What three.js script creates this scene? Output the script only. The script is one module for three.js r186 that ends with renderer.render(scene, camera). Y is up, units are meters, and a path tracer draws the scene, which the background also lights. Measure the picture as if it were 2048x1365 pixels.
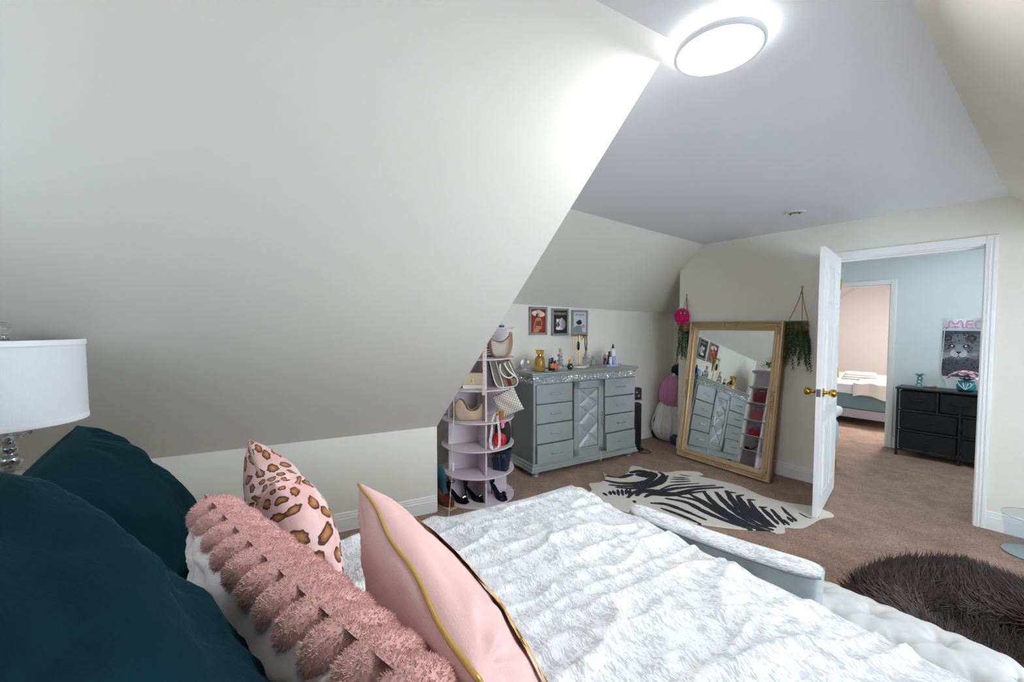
import * as THREE from 'three';
import { RoundedBoxGeometry } from 'three/addons/geometries/RoundedBoxGeometry.js';
import * as BGU from 'three/addons/utils/BufferGeometryUtils.js';
import { MeshSurfaceSampler } from 'three/addons/math/MeshSurfaceSampler.js';
import { RectAreaLightUniformsLib } from 'three/addons/lights/RectAreaLightUniformsLib.js';

// ---------- camera, sky, exposure ----------
const scene = new THREE.Scene();
const renderer = new THREE.WebGLRenderer({ antialias: true });
renderer.toneMapping = THREE.LinearToneMapping;
renderer.toneMappingExposure = 1.66;
renderer.shadowMap.enabled = true;
RectAreaLightUniformsLib.init();
const camera = new THREE.PerspectiveCamera(80.22, 2048 / 1365, 0.02, 60);
camera.position.set(0, 1.42, 0);
camera.rotation.order = 'YXZ';
camera.rotation.set(-2.3 * Math.PI / 180, 0.918, 0);      // looks along (-0.794, 0, -0.607), tipped down a little
scene.background = new THREE.Color(0.77, 0.88, 1.0);      // overcast daylight outside the windows
scene.backgroundIntensity = 9.0;

// ---------- helpers ----------
const V = (x, y, z) => new THREE.Vector3(x, y, z);
const rad = (d) => d * Math.PI / 180;
function rng(seed) { let s = seed >>> 0; return () => { s = (s + 0x6D2B79F5) >>> 0; let t = Math.imul(s ^ (s >>> 15), 1 | s); t = (t + Math.imul(t ^ (t >>> 7), 61 | t)) ^ t; return ((t ^ (t >>> 14)) >>> 0) / 4294967296; }; }
const hash = (x, y, s = 0) => { let h = Math.imul(x | 0, 374761393) + Math.imul(y | 0, 668265263) + Math.imul(s | 0, 974634777); h = Math.imul(h ^ (h >>> 13), 1274126177); return ((h ^ (h >>> 16)) >>> 0) / 4294967296; };
function vnoise(x, y, s = 0, p = 0, pv = p) {          // value noise, periodic with p cells when p > 0
  const xi = Math.floor(x), yi = Math.floor(y), fx = x - xi, fy = y - yi, u = fx * fx * (3 - 2 * fx), v = fy * fy * (3 - 2 * fy);
  const w = (a) => (p ? ((a % p) + p) % p : a), wv = (a) => (pv ? ((a % pv) + pv) % pv : a);
  const a = hash(w(xi), wv(yi), s), b = hash(w(xi + 1), wv(yi), s), c = hash(w(xi), wv(yi + 1), s), d = hash(w(xi + 1), wv(yi + 1), s);
  return a + (b - a) * u + (c - a) * v + (a - b - c + d) * u * v;
}
function fbm(x, y, s = 0, o = 4) { let r = 0, a = 0.5, t = 0; for (let i = 0; i < o; i++) { r += a * vnoise(x, y, s + i); t += a; x *= 2.03; y *= 2.03; a *= 0.5; } return r / t; }
const clamp = (x, a = 0, b = 1) => Math.max(a, Math.min(b, x));
const smooth = (a, b, x) => { const t = clamp((x - a) / (b - a)); return t * t * (3 - 2 * t); };
const mix = (a, b, t) => a + (b - a) * t;

function dataTex(n, fn, srgb = false, rep = null) {     // fn(u, v) -> grey or [r, g, b] in 0..1
  const d = new Uint8Array(n * n * 4);
  for (let j = 0; j < n; j++) for (let i = 0; i < n; i++) {
    const c = fn(i / n, j / n), k = (j * n + i) * 4;
    if (typeof c === 'number') d[k] = d[k + 1] = d[k + 2] = clamp(c) * 255; else { d[k] = clamp(c[0]) * 255; d[k + 1] = clamp(c[1]) * 255; d[k + 2] = clamp(c[2]) * 255; }
    d[k + 3] = 255;
  }
  const t = new THREE.DataTexture(d, n, n, THREE.RGBAFormat);
  t.magFilter = THREE.LinearFilter; t.minFilter = THREE.LinearMipmapLinearFilter; t.generateMipmaps = true;
  t.wrapS = t.wrapT = THREE.RepeatWrapping; if (srgb) t.colorSpace = THREE.SRGBColorSpace;
  if (rep) t.repeat.set(rep[0], rep[1]);
  t.needsUpdate = true; return t;
}
function canvasTex(w, h, draw) {
  const c = document.createElement('canvas'); c.width = w; c.height = h; draw(c.getContext('2d'), w, h);
  const t = new THREE.CanvasTexture(c); t.colorSpace = THREE.SRGBColorSpace; return t;
}
const M = (color, roughness = 0.6, o = {}) => new THREE.MeshStandardMaterial({ color, roughness, ...o });
const PM = (color, roughness, o = {}) => new THREE.MeshPhysicalMaterial({ color, roughness, ...o });

const taken = new Map();
function numbered(name) { const k = taken.get(name) || 0; taken.set(name, k + 1); return k ? name + '_' + String(k).padStart(3, '0') : name; }
function add(name, geo, mat, parent) {
  if (Array.isArray(geo)) geo = merge(geo);
  const m = new THREE.Mesh(geo, mat); m.castShadow = m.receiveShadow = true;
  m.name = parent ? name : numbered(name); (parent || scene).add(m); return m;
}
function merge(list) {
  const l = list.map((g) => { g = g.index ? g.toNonIndexed() : g.clone(); for (const a of Object.keys(g.attributes)) if (!['position', 'normal', 'uv'].includes(a)) g.deleteAttribute(a); if (!g.attributes.uv) g.setAttribute('uv', new THREE.BufferAttribute(new Float32Array(g.attributes.position.count * 2), 2)); g.morphAttributes = {}; return g; });
  return BGU.mergeGeometries(l);
}
function thing(name, label, category, pos = [0, 0, 0], turn = 0, group) {
  const o = new THREE.Group(); o.name = numbered(name); scene.add(o); o.position.set(...pos); o.rotation.y = turn;
  o.userData = { label, category }; if (group) o.userData.group = group; return o;
}
function tag(o, label, category, group) { o.userData.label = label; o.userData.category = category; if (group) o.userData.group = group; return o; }
function struct(name, geo, mat, parent) { const m = add(name, geo, mat, parent); if (!parent) m.userData.kind = 'structure'; return m; }
const tr = (g, x = 0, y = 0, z = 0) => g.translate(x, y, z);
const box = (w, h, d, x = 0, y = 0, z = 0) => tr(new THREE.BoxGeometry(w, h, d), x, y, z);
const rbox = (w, h, d, x = 0, y = 0, z = 0, r = 0.006, s = 2) => tr(new RoundedBoxGeometry(w, h, d, s, Math.min(r, w / 2.01, h / 2.01, d / 2.01)), x, y, z);
const cyl = (r1, r2, h, x = 0, y = 0, z = 0, n = 24) => tr(new THREE.CylinderGeometry(r1, r2, h, n), x, y, z);
const lathe = (pts, n = 28, x = 0, y = 0, z = 0) => tr(new THREE.LatheGeometry(pts.map((p) => new THREE.Vector2(p[0], p[1])), n), x, y, z);
const sph = (r, x = 0, y = 0, z = 0, n = 16) => tr(new THREE.SphereGeometry(r, n, Math.max(6, n * 0.7 | 0)), x, y, z);
function tube(pts, r, seg = 32, rs = 8, closed = false) { return new THREE.TubeGeometry(new THREE.CatmullRomCurve3(pts.map((p) => (p.isVector3 ? p : V(...p))), closed), seg, r, rs, closed); }
function gridGeo(nu, nv, fn, flip = false) {       // fn(u, v) -> [x, y, z, tu?, tv?]
  const P = [], U = [], I = [];
  for (let j = 0; j <= nv; j++) for (let i = 0; i <= nu; i++) { const q = fn(i / nu, j / nv); P.push(q[0], q[1], q[2]); U.push(q[3] ?? i / nu, q[4] ?? j / nv); }
  for (let j = 0; j < nv; j++) for (let i = 0; i < nu; i++) { const a = j * (nu + 1) + i, b = a + 1, c = a + nu + 1, d = c + 1; if (flip) I.push(a, c, b, b, c, d); else I.push(a, b, c, b, d, c); }
  const g = new THREE.BufferGeometry(); g.setAttribute('position', new THREE.Float32BufferAttribute(P, 3)); g.setAttribute('uv', new THREE.Float32BufferAttribute(U, 2)); g.setIndex(I); g.computeVertexNormals(); return g;
}
function ribbon(pts, w, t, widthDir, seg = 40, closed = false) {   // a flat band swept along a curve; widthDir: vector or fn(t)
  const c = new THREE.CatmullRomCurve3(pts.map((p) => (p.isVector3 ? p : V(...p))), closed), P = [], U = [], I = [];
  for (let i = 0; i <= seg; i++) {
    const k = i / seg, p = c.getPoint(k), T = c.getTangent(k), W = (typeof widthDir === 'function' ? widthDir(k) : widthDir).clone(); W.addScaledVector(T, -W.dot(T)).normalize();
    const N = T.clone().cross(W).normalize();
    for (const [a, b] of [[-1, -1], [1, -1], [1, 1], [-1, 1]]) { const q = p.clone().addScaledVector(W, a * w / 2).addScaledVector(N, b * t / 2); P.push(q.x, q.y, q.z); U.push((a + 1) / 2, k); }
  }
  for (let i = 0; i < seg; i++) for (let j = 0; j < 4; j++) { const a = i * 4 + j, b = i * 4 + (j + 1) % 4; I.push(a, b, a + 4, b, b + 4, a + 4); }
  I.push(0, 2, 1, 0, 3, 2); const e = seg * 4; I.push(e, e + 1, e + 2, e, e + 2, e + 3);
  let g = new THREE.BufferGeometry(); g.setAttribute('position', new THREE.Float32BufferAttribute(P, 3)); g.setAttribute('uv', new THREE.Float32BufferAttribute(U, 2)); g.setIndex(I);
  g = g.toNonIndexed(); g.computeVertexNormals(); return g;
}
const spow = (x, e) => Math.sign(x) * Math.pow(Math.abs(x), e);
function blob(w, h, d, e1 = 0.6, e2 = 0.6, deform = null, n = 40) {     // superellipsoid standing on y = 0
  const g = gridGeo(n, n / 2 | 0, (u, v) => {
    const a = -Math.PI + u * 2 * Math.PI, b = -Math.PI / 2 + v * Math.PI;
    let p = [w / 2 * spow(Math.cos(b), e1) * spow(Math.cos(a), e2), h / 2 + h / 2 * spow(Math.sin(b), e1), -d / 2 * spow(Math.cos(b), e1) * spow(Math.sin(a), e2)];
    if (deform) p = deform(p, u, v);
    return [p[0], p[1], p[2], u, v];
  });
  return BGU.toCreasedNormals ? weld(g) : g;
}
function weld(g) {     // smooth normals across the seam and poles, uv kept
  const p = g.attributes.position, n = g.attributes.normal, acc = new Map(), key = (i) => Math.round(p.getX(i) * 5000) + ',' + Math.round(p.getY(i) * 5000) + ',' + Math.round(p.getZ(i) * 5000);
  for (let i = 0; i < p.count; i++) { const k = key(i), a = acc.get(k) || acc.set(k, [0, 0, 0]).get(k); a[0] += n.getX(i); a[1] += n.getY(i); a[2] += n.getZ(i); }
  for (let i = 0; i < p.count; i++) { const a = acc.get(key(i)), l = Math.hypot(...a) || 1; n.setXYZ(i, a[0] / l, a[1] / l, a[2] / l); }
  return g;
}
function hairs(name, geo, count, len, r, mat, parent, lean, seed, wob = 0.5) {    // fine hairs planted on a surface
  const blade = new THREE.ConeGeometry(r, 1, 3, 1, true); blade.translate(0, 0.5, 0);
  const s = new MeshSurfaceSampler(new THREE.Mesh(geo)), R = rng(seed); s.setRandomGenerator ? s.setRandomGenerator(R) : (s.randomFunction = R); s.build();
  const im = new THREE.InstancedMesh(blade, mat, count), p = V(), n = V(), q = new THREE.Quaternion(), up = V(0, 1, 0), m = new THREE.Matrix4(), c = new THREE.Color();
  for (let i = 0; i < count; i++) {
    s.sample(p, n); n.add(V((R() - 0.5) * wob, (R() - 0.5) * wob, (R() - 0.5) * wob)); if (lean) n.add(typeof lean === 'function' ? lean(p) : lean); n.normalize(); q.setFromUnitVectors(up, n);
    const L = len * (0.6 + 0.8 * R()); m.compose(p, q, V(1, L, 1)); im.setMatrixAt(i, m); const k = 0.72 + 0.5 * R(); im.setColorAt(i, c.setRGB(k, k, k));
  }
  im.name = name; im.castShadow = im.receiveShadow = true; im.userData.kind = 'stuff'; parent.add(im); return im;
}
// a wall, slope or ceiling: a bilinear sheet of four corners with thickness along off, uv in metres
function slab(a, b, c, d, off, n = 10) {
  a = V(...a); b = V(...b); c = V(...c); d = V(...d); off = V(...off);
  const W = a.distanceTo(b), H = a.distanceTo(d);
  const at = (u, v, o) => { const p = a.clone().lerp(b, u).lerp(d.clone().lerp(c, u), v).addScaledVector(off, o); return [p.x, p.y, p.z, u * W, v * H]; };
  const nrm = b.clone().sub(a).cross(d.clone().sub(a)), f = nrm.dot(off) > 0;
  return merge([gridGeo(n, n, (u, v) => at(u, v, 0), f), gridGeo(n, n, (u, v) => at(u, v, 1), !f),
    gridGeo(n, 1, (u, v) => at(u, 0, v), !f), gridGeo(n, 1, (u, v) => at(u, 1, v), f), gridGeo(n, 1, (u, v) => at(0, u, v), f), gridGeo(n, 1, (u, v) => at(1, u, v), !f)]);
}
function metreUV(g) {       // uv in metres from the dominant axis of each face
  g = g.index ? g.toNonIndexed() : g; const p = g.attributes.position, n = g.attributes.normal, u = g.attributes.uv;
  for (let i = 0; i < p.count; i++) { const ax = Math.abs(n.getX(i)), ay = Math.abs(n.getY(i)), az = Math.abs(n.getZ(i)); if (ay >= ax && ay >= az) u.setXY(i, p.getX(i), p.getZ(i)); else if (ax >= az) u.setXY(i, p.getZ(i), p.getY(i)); else u.setXY(i, p.getX(i), p.getY(i)); }
  return g;
}
function profile(pts, len) {      // a moulding: profile in (depth z, height y), run along x from 0 to len
  const s = new THREE.Shape(pts.map((p) => new THREE.Vector2(p[0], p[1]))), g = new THREE.ExtrudeGeometry(s, { depth: len, bevelEnabled: false });
  g.rotateY(-Math.PI / 2); g.translate(len, 0, 0); g.rotateY(0); return g;   // x: 0..len, z: depth... 
}

// ---------- shared materials ----------
const plasterBump = dataTex(512, (u, v) => 0.5 * vnoise(u * 64, v * 64, 1, 64) + 0.3 * vnoise(u * 128, v * 128, 2, 128) + 0.2 * vnoise(u * 24, v * 24, 3, 24));
const mWall = M('#e9e6dc', 0.72, { bumpMap: plasterBump, bumpScale: 0.00022 });
const mSlope = M('#e8e5dc', 0.66, { bumpMap: plasterBump, bumpScale: 0.00022 });
const mCeil = M('#e9ebee', 0.7, { bumpMap: plasterBump, bumpScale: 0.00022 });
const mHall = M('#d9e3e2', 0.75, { bumpMap: plasterBump, bumpScale: 0.00022 });
const mPink = M('#efe7e2', 0.8, { bumpMap: plasterBump, bumpScale: 0.00022 });
const mTrim = M('#efefed', 0.38);
const carpetCol = dataTex(1024, (u, v) => {
  const f = vnoise(u * 256, v * 256, 5, 256), g = vnoise(u * 128, v * 128, 6, 128), h = vnoise(u * 10, v * 10, 7, 10), k = 0.62 + 0.46 * (0.6 * f + 0.4 * g) + 0.1 * (h - 0.5);
  return [0.775 * k, 0.645 * k, 0.57 * k];
}, true, [1.25, 1.25]);
const carpetBump = dataTex(1024, (u, v) => 0.6 * vnoise(u * 256, v * 256, 5, 256) + 0.4 * vnoise(u * 128, v * 128, 6, 128), false, [1.25, 1.25]);
const mCarpet = M('#ffffff', 0.98, { map: carpetCol, bumpMap: carpetBump, bumpScale: 0.007, vertexColors: true });
const mChrome = M('#c8ccd0', 0.15, { metalness: 1 });
const mGold = M('#d2a544', 0.22, { metalness: 1 });
const mBrass = M('#c69a3c', 0.2, { metalness: 1 });
const mBlack = M('#0d0e11', 0.5);
const mGlass = PM('#ffffff', 0.03, { transmission: 1, thickness: 0.02, ior: 1.5 });
const mPane = PM('#ffffff', 0.02, { transmission: 1, thickness: 0, ior: 1.45 });
const mWhite = M('#e9e9e8', 0.5);
// ---------- the room ----------
const YC = 2.284, ZB = -4.315;                     // ceiling height, wall with the door
// floor: one carpet through the three rooms, with its worn and stained patches
{
  const g = gridGeo(150, 290, (u, v) => { const x = mix(-5, 2.4, u), z = mix(1.2, -11, v); return [x, 0, z, x, z]; });
  const p = g.attributes.position, c = new Float32Array(p.count * 3);
  const stains = [[-1.25, -4.9, 0.16, 0.6], [-1.1, -4.78, 0.1, 0.68], [-0.72, -4.55, 0.13, 0.86], [-0.62, -4.4, 0.12, 0.8], [-0.85, -3.5, 0.1, 0.86], [-0.35, -3.75, 0.11, 0.86], [-0.3, -3.2, 0.09, 0.86]];
  for (let i = 0; i < p.count; i++) {
    const x = p.getX(i), z = p.getZ(i); let k = 0.9 + 0.22 * (fbm(x * 1.7, z * 1.7, 31, 4) - 0.5);
    for (const [sx, sz, r, d] of stains) { const q = Math.hypot((x - sx) / r, (z - sz) / (r * 0.8)) + 0.9 * (fbm(x * 9, z * 9, 40) - 0.5); k *= mix(d, 1, smooth(0.5, 1.1, q)); }
    c[i * 3] = k; c[i * 3 + 1] = k; c[i * 3 + 2] = k;
  }
  g.setAttribute('color', new THREE.BufferAttribute(c, 3)); g.computeVertexNormals();
  struct('floor', g, mCarpet);
  struct('floor_base', box(7.4, 0.2, 12.2, -1.3, -0.105, -4.9), M('#6b5a4c', 0.9));
}
// ceiling over the whole attic, then the slopes below it
struct('ceiling', metreUV(box(2.9, 0.14, 5.5, -1.15, YC + 0.07, -1.7)), mCeil);
struct('ceiling_slope_left', slab([-2.755, 0.652, -1.39], [-3.216, 0.652, 0.97], [-0.985, YC, 0.97], [-0.711, YC, -1.158], [-0.06, 0.08, 0], 16), mSlope);
struct('wall_left', slab([-2.755, 0, -1.39], [-3.216, 0, 0.97], [-3.216, 0.655, 0.97], [-2.755, 0.655, -1.39], [-0.1, 0, -0.02], 4), mWall);
// cheek wall that ends the low slope, facing the dormer
{
  const A = V(-2.755, 0, -1.39), D = V(2.044, 0, 0.232).normalize();      // runs along the end of the slope
  const s = new THREE.Shape(); const L = (x) => (x + 2.755) / D.x;
  s.moveTo(L(-2.758), 0); s.lineTo(L(-2.758), 0.652); s.lineTo(L(-0.711), YC); s.lineTo(L(-0.711), YC + 0.05); s.lineTo(L(-2.2), YC + 0.05); s.lineTo(L(-3.5), 1.6); s.lineTo(L(-3.5), 0); s.closePath();
  const g = new THREE.ExtrudeGeometry(s, { depth: 0.02, bevelEnabled: false }); g.applyMatrix4(new THREE.Matrix4().makeBasis(D, V(0, 1, 0), D.clone().cross(V(0, 1, 0)))); g.translate(A.x, 0, A.z - 0.003);
  struct('wall_cheek', g, mWall);
}
// dormer: knee wall behind the dresser and its own slope
const dw = (z) => -3.25 + (-2.4 - z) * 0.1357;       // x of the dormer wall at z
struct('wall_dormer', slab([dw(-1.2), 0, -1.2], [dw(-4.95), 0, -4.95], [dw(-4.95), 1.56, -4.95], [dw(-1.2), 1.668, -1.2], [-0.1, 0, 0], 4), mWall);
struct('ceiling_slope_dormer', slab([dw(-1.1), 1.67, -1.1], [dw(-4.95), 1.56, -4.95], [-2.26, YC, -4.95], [-2.13, YC, -1.1], [-0.06, 0.08, 0], 14), mSlope);
struct('wall_alcove', box(1.0, 2.4, 0.1, -2.9, 1.2, -4.93), mWall);
// right slope: it runs down beside the ceiling, then opens into a dormer with a row of windows, all outside the frame
struct('ceiling_slope_right', slab([-0.305, YC, 0.97], [-0.165, YC, ZB - 0.02], [0.36, 1.86, ZB - 0.02], [0.22, 1.86, 0.97], [0.06, 0.08, 0], 14), mSlope);
struct('ceiling_dormer_right', slab([0.21, 1.862, 0.97], [0.35, 1.862, ZB - 0.02], [1.66, 1.8, ZB - 0.02], [1.66, 1.8, 0.97], [0, 0.1, 0], 4), mCeil);
const RWZ0 = -3.35, RWZ1 = -0.9, RWY0 = 0.62, RWY1 = 1.7;
struct('wall_right', [box(0.1, RWY0, 5.3, 1.65, RWY0 / 2, -1.67), box(0.1, 0.2, 5.3, 1.65, RWY1 + 0.1, -1.67), box(0.1, 1.9, 1.0, 1.65, 0.95, RWZ0 - 0.5), box(0.1, 1.9, 1.9, 1.65, 0.95, RWZ1 + 0.95)], mWall);
{
  const w = new THREE.Group(); w.name = 'window_3'; w.userData.kind = 'structure'; scene.add(w); w.position.set(1.65, RWY0, (RWZ0 + RWZ1) / 2);
  const W = RWZ1 - RWZ0, H = RWY1 - RWY0, bars = [box(0.06, 0.05, W, 0, 0.025, 0), box(0.06, 0.05, W, 0, H - 0.025, 0), box(0.05, 0.035, W, 0, H / 2, 0)];
  for (let i = 0; i <= 4; i++) bars.push(box(0.06, H, 0.06, 0, H / 2, (i / 4 - 0.5) * (W - 0.06)));
  add('window_frame', bars, mTrim, w); for (let i = 0; i < 4; i++) for (const y of [0.25, 0.75]) add('pane', box(0.004, H / 2 - 0.06, W / 4 - 0.07, 0, H * y, (i / 4 - 0.375) * (W - 0.06)), mPane, w);
  add('window_sill', rbox(0.12, 0.03, W + 0.1, -0.09, -0.015, 0), mTrim, w);
}
// wall with the door
const OX0 = -1.095, OX1 = -0.253, OY = 1.978;
struct('wall_back', [metreUV(box(OX0 + 2.51, 2.5, 0.11, (OX0 - 2.51) / 2, 1.25, ZB - 0.055)), metreUV(box(2.2 - OX1, 2.5, 0.11, (2.2 + OX1) / 2, 1.25, ZB - 0.055)), metreUV(box(OX1 - OX0, 0.6, 0.11, (OX0 + OX1) / 2, OY + 0.3, ZB - 0.055)), metreUV(box(0.11, 2.4, 0.5, -2.455, 1.2, ZB - 0.33))], mWall);
// gable wall behind the bed's head, with a window
const GZ = 0.95, WX0 = -1.3, WX1 = -0.9, WY0 = 1.3, WY1 = 1.8;
struct('wall_gable', [box(WX0 + 3.5, 2.5, 0.12, (WX0 - 3.5) / 2, 1.25, GZ + 0.06), box(2.2 - WX1, 2.5, 0.12, (2.2 + WX1) / 2, 1.25, GZ + 0.06), box(WX1 - WX0, WY0, 0.12, (WX0 + WX1) / 2, WY0 / 2, GZ + 0.06), box(WX1 - WX0, 0.7, 0.12, (WX0 + WX1) / 2, WY1 + 0.35, GZ + 0.06)], mWall);
{
  const w = new THREE.Group(); w.name = 'window_1'; w.userData.kind = 'structure'; scene.add(w); w.position.set((WX0 + WX1) / 2, WY0, GZ + 0.04);
  const W = WX1 - WX0, H = WY1 - WY0;
  add('window_frame', [box(0.05, H, 0.06, -W / 2 + 0.025, H / 2, 0), box(0.05, H, 0.06, W / 2 - 0.025, H / 2, 0), box(W, 0.05, 0.06, 0, 0.025, 0), box(W, 0.05, 0.06, 0, H - 0.025, 0), box(W, 0.045, 0.06, 0, H / 2, 0)], mTrim, w);
  for (const y of [0.25, 0.75]) add('pane', box(W - 0.1, H / 2 - 0.07, 0.004, 0, H * y, 0), mPane, w);
  add('window_sill', rbox(W + 0.12, 0.03, 0.1, 0, -0.015, -0.08), mTrim, w);
}
// baseboards: a tall board with two stepped beads on top
const bbProfile = [[0, 0], [0.014, 0], [0.014, 0.088], [0.011, 0.092], [0.011, 0.106], [0.008, 0.110], [0.008, 0.122], [0.002, 0.127], [0, 0.127]];
function baseboard(name, x0, z0, x1, z1) {      // seen from its right-hand side walking from 0 to 1, the board stands to the room
  const len = Math.hypot(x1 - x0, z1 - z0), s = new THREE.Shape(bbProfile.map((p) => new THREE.Vector2(p[0], p[1]))), g = new THREE.ExtrudeGeometry(s, { depth: len, bevelEnabled: false });
  const T = V(x1 - x0, 0, z1 - z0).normalize(), N = V(0, 1, 0).cross(T);
  g.applyMatrix4(new THREE.Matrix4().makeBasis(N, V(0, 1, 0), T)); g.translate(x0, 0, z0); return struct(name, g, mTrim);
}
baseboard('baseboard_back', -1.165, ZB, -2.51, ZB).scale.set(1, 1, 1);
baseboard('baseboard_door', 1.78, ZB, -0.2, ZB);
baseboard('baseboard_corner', -2.51, ZB, -2.51, -4.88);
baseboard('baseboard_left', -2.755, -1.385, -3.216, 0.95);
baseboard('baseboard_dormer', dw(-4.88), -4.88, dw(-1.42), -1.42);
baseboard('baseboard_alcove', -2.5, -4.88, -2.95, -4.88);
// door casing and jambs
function casing(name, x0, x1, top, z, face, w = 0.064) {     // face: +1 looks to +z
  const t = 0.018, zz = z + face * t / 2, parts = [rbox(w, top + w, t, x0 - w / 2, (top + w) / 2, zz, 0.004), rbox(w, top + w, t, x1 + w / 2, (top + w) / 2, zz, 0.004), rbox(x1 - x0 + 0.002, w, t, (x0 + x1) / 2, top + w / 2, zz, 0.004)];
  for (const k of [0.28, 0.62]) { parts.push(box(0.006, top + w * (1 - k), 0.004, x0 - w * (1 - k), (top + w * (1 - k)) / 2, z + face * (t + 0.001)), box(0.006, top + w * (1 - k), 0.004, x1 + w * (1 - k), (top + w * (1 - k)) / 2, z + face * (t + 0.001))); }
  return struct(name, parts, mTrim);
}
casing('trim_1', OX0, OX1, OY, ZB, 1, 0.056);
casing('trim_2', OX0, OX1, OY, ZB - 0.11, -1);
struct('trim_3', [box(0.02, OY, 0.112, OX0 + 0.0, OY / 2, ZB - 0.055), box(0.012, OY, 0.112, OX1 + 0.002, OY / 2, ZB - 0.055), box(OX1 - OX0, 0.02, 0.112, (OX0 + OX1) / 2, OY, ZB - 0.055), box(0.012, OY, 0.035, OX0 + 0.016, OY / 2, ZB - 0.06), box(0.006, OY, 0.035, OX1 - 0.006, OY / 2, ZB - 0.06), box(OX1 - OX0, 0.012, 0.035, (OX0 + OX1) / 2, OY - 0.016, ZB - 0.06)], mTrim);
// the open door
{
  const d = thing('door', 'white panelled bedroom door standing open at a right angle', 'door', [-1.066, 0.012, ZB + 0.012], rad(-82.6));
  delete d.userData.category; delete d.userData.label; d.name = 'door_1'; d.userData.kind = 'structure';
  const W = 0.79, H = 1.966, T = 0.035;     // local x from the hinge to the free edge
  add('door_slab', rbox(W, H, T, W / 2, H / 2, 0, 0.003), mTrim, d);
  const rows = [[0.14, 0.66], [0.78, 1.42], [1.54, 1.84]];
  for (const [y0, y1] of rows) for (const x0 of [0.1, 0.43]) for (const s of [-1, 1]) {
    const w = 0.23, h = y1 - y0, g = [box(w, 0.016, 0.006, x0 + w / 2, y0, s * (T / 2 + 0.002)), box(w, 0.016, 0.006, x0 + w / 2, y1, s * (T / 2 + 0.002)), box(0.016, h, 0.006, x0, (y0 + y1) / 2, s * (T / 2 + 0.002)), box(0.016, h, 0.006, x0 + w, (y0 + y1) / 2, s * (T / 2 + 0.002)), rbox(w - 0.07, h - 0.07, 0.008, x0 + w / 2, (y0 + y1) / 2, s * (T / 2 + 0.001), 0.003)];
    add('panel', g, mTrim, d);
  }
  for (const s of [-1, 1]) {
    const g = lathe([[0, 0], [0.032, 0], [0.032, 0.005], [0.013, 0.009], [0.011, 0.03], [0.02, 0.038], [0.028, 0.05], [0.03, 0.06], [0.026, 0.072], [0.012, 0.079], [0, 0.08]], 24);
    g.rotateX(s * Math.PI / 2); g.translate(0.727, 0.915, s * T / 2); add('door_knob', g, mBrass, d);
  }
  add('latch_plate', rbox(0.003, 0.057, 0.026, W + 0.0005, 0.915, 0, 0.001), M('#8f9094', 0.3, { metalness: 1 }), d);
  for (const y of [0.2, 1.0, 1.75]) add('hinge', cyl(0.006, 0.006, 0.09, -0.006, y, -T / 2 - 0.003), mBrass, d);
}
// ---------- ceiling light: a thin disc with a glowing face and a glowing rim behind it ----------
{
  const L = thing('ceiling_light', 'round flat glowing ceiling light with thin grey rim', 'ceiling light', [-0.624, YC, -1.268]);
  const R = 0.127;
  add('rim', lathe([[R - 0.012, -0.021], [R - 0.002, -0.021], [R, -0.023], [R, -0.034], [R - 0.003, -0.037], [R - 0.009, -0.037], [R - 0.009, -0.0345], [R - 0.012, -0.0345], [R - 0.012, -0.021]], 64), new THREE.MeshStandardMaterial({ color: '#d5d9de', roughness: 0.4, emissive: new THREE.Color(0.8, 0.87, 0.95), emissiveIntensity: 0.1 }), L);
  add('back_plate', lathe([[0, -0.001], [R - 0.04, -0.001], [R - 0.04, -0.02], [R - 0.012, -0.021], [R - 0.012, -0.024], [0, -0.024]], 48), M('#e4e4e4', 0.5), L);
  const e = new THREE.MeshStandardMaterial({ color: '#ffffff', emissive: new THREE.Color(0.95, 0.98, 1), emissiveIntensity: 3, roughness: 0.5 });
  add('diffuser', lathe([[R - 0.0095, -0.035], [R - 0.03, -0.0362], [0, -0.0365]], 64), e, L);
  const e2 = new THREE.MeshStandardMaterial({ color: '#ffffff', emissive: new THREE.Color(0.95, 0.98, 1), emissiveIntensity: 15, roughness: 0.5 });
  add('halo_ring', lathe([[R - 0.028, -0.0185], [R - 0.028, -0.005], [R - 0.0285, -0.005], [R - 0.0285, -0.0185]], 64), e2, L);
  const a = new THREE.RectAreaLight(new THREE.Color(0.97, 0.985, 1.0), 106, 0.205, 0.205); a.position.set(0, -0.038, 0); a.rotation.x = -Math.PI / 2; a.name = 'lamp_light'; L.add(a);
}
// bare junction box left by a missing smoke detector
{
  const s = thing('smoke_detector_bracket', 'bare round mounting bracket of a missing smoke detector on ceiling', 'bracket', [-1.182, YC, -3.64]);
  add('mounting_ring', lathe([[0.045, 0], [0.07, 0], [0.07, -0.006], [0.064, -0.01], [0.045, -0.008], [0.045, 0]], 40), mWhite, s);
  add('junction_box', lathe([[0.045, -0.001], [0.045, -0.004], [0.0, -0.004], [0, -0.001]], 32), M('#5b5b5d', 0.7), s);
  add('cross_bar', rbox(0.086, 0.004, 0.02, 0, -0.009, 0.004, 0.001), M('#b9b9b8', 0.5), s);
  for (const x of [-0.028, 0.03]) add('screw', cyl(0.006, 0.006, 0.008, x, -0.013, 0.004, 10), M('#47474a', 0.4, { metalness: 1 }), s);
}
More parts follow.
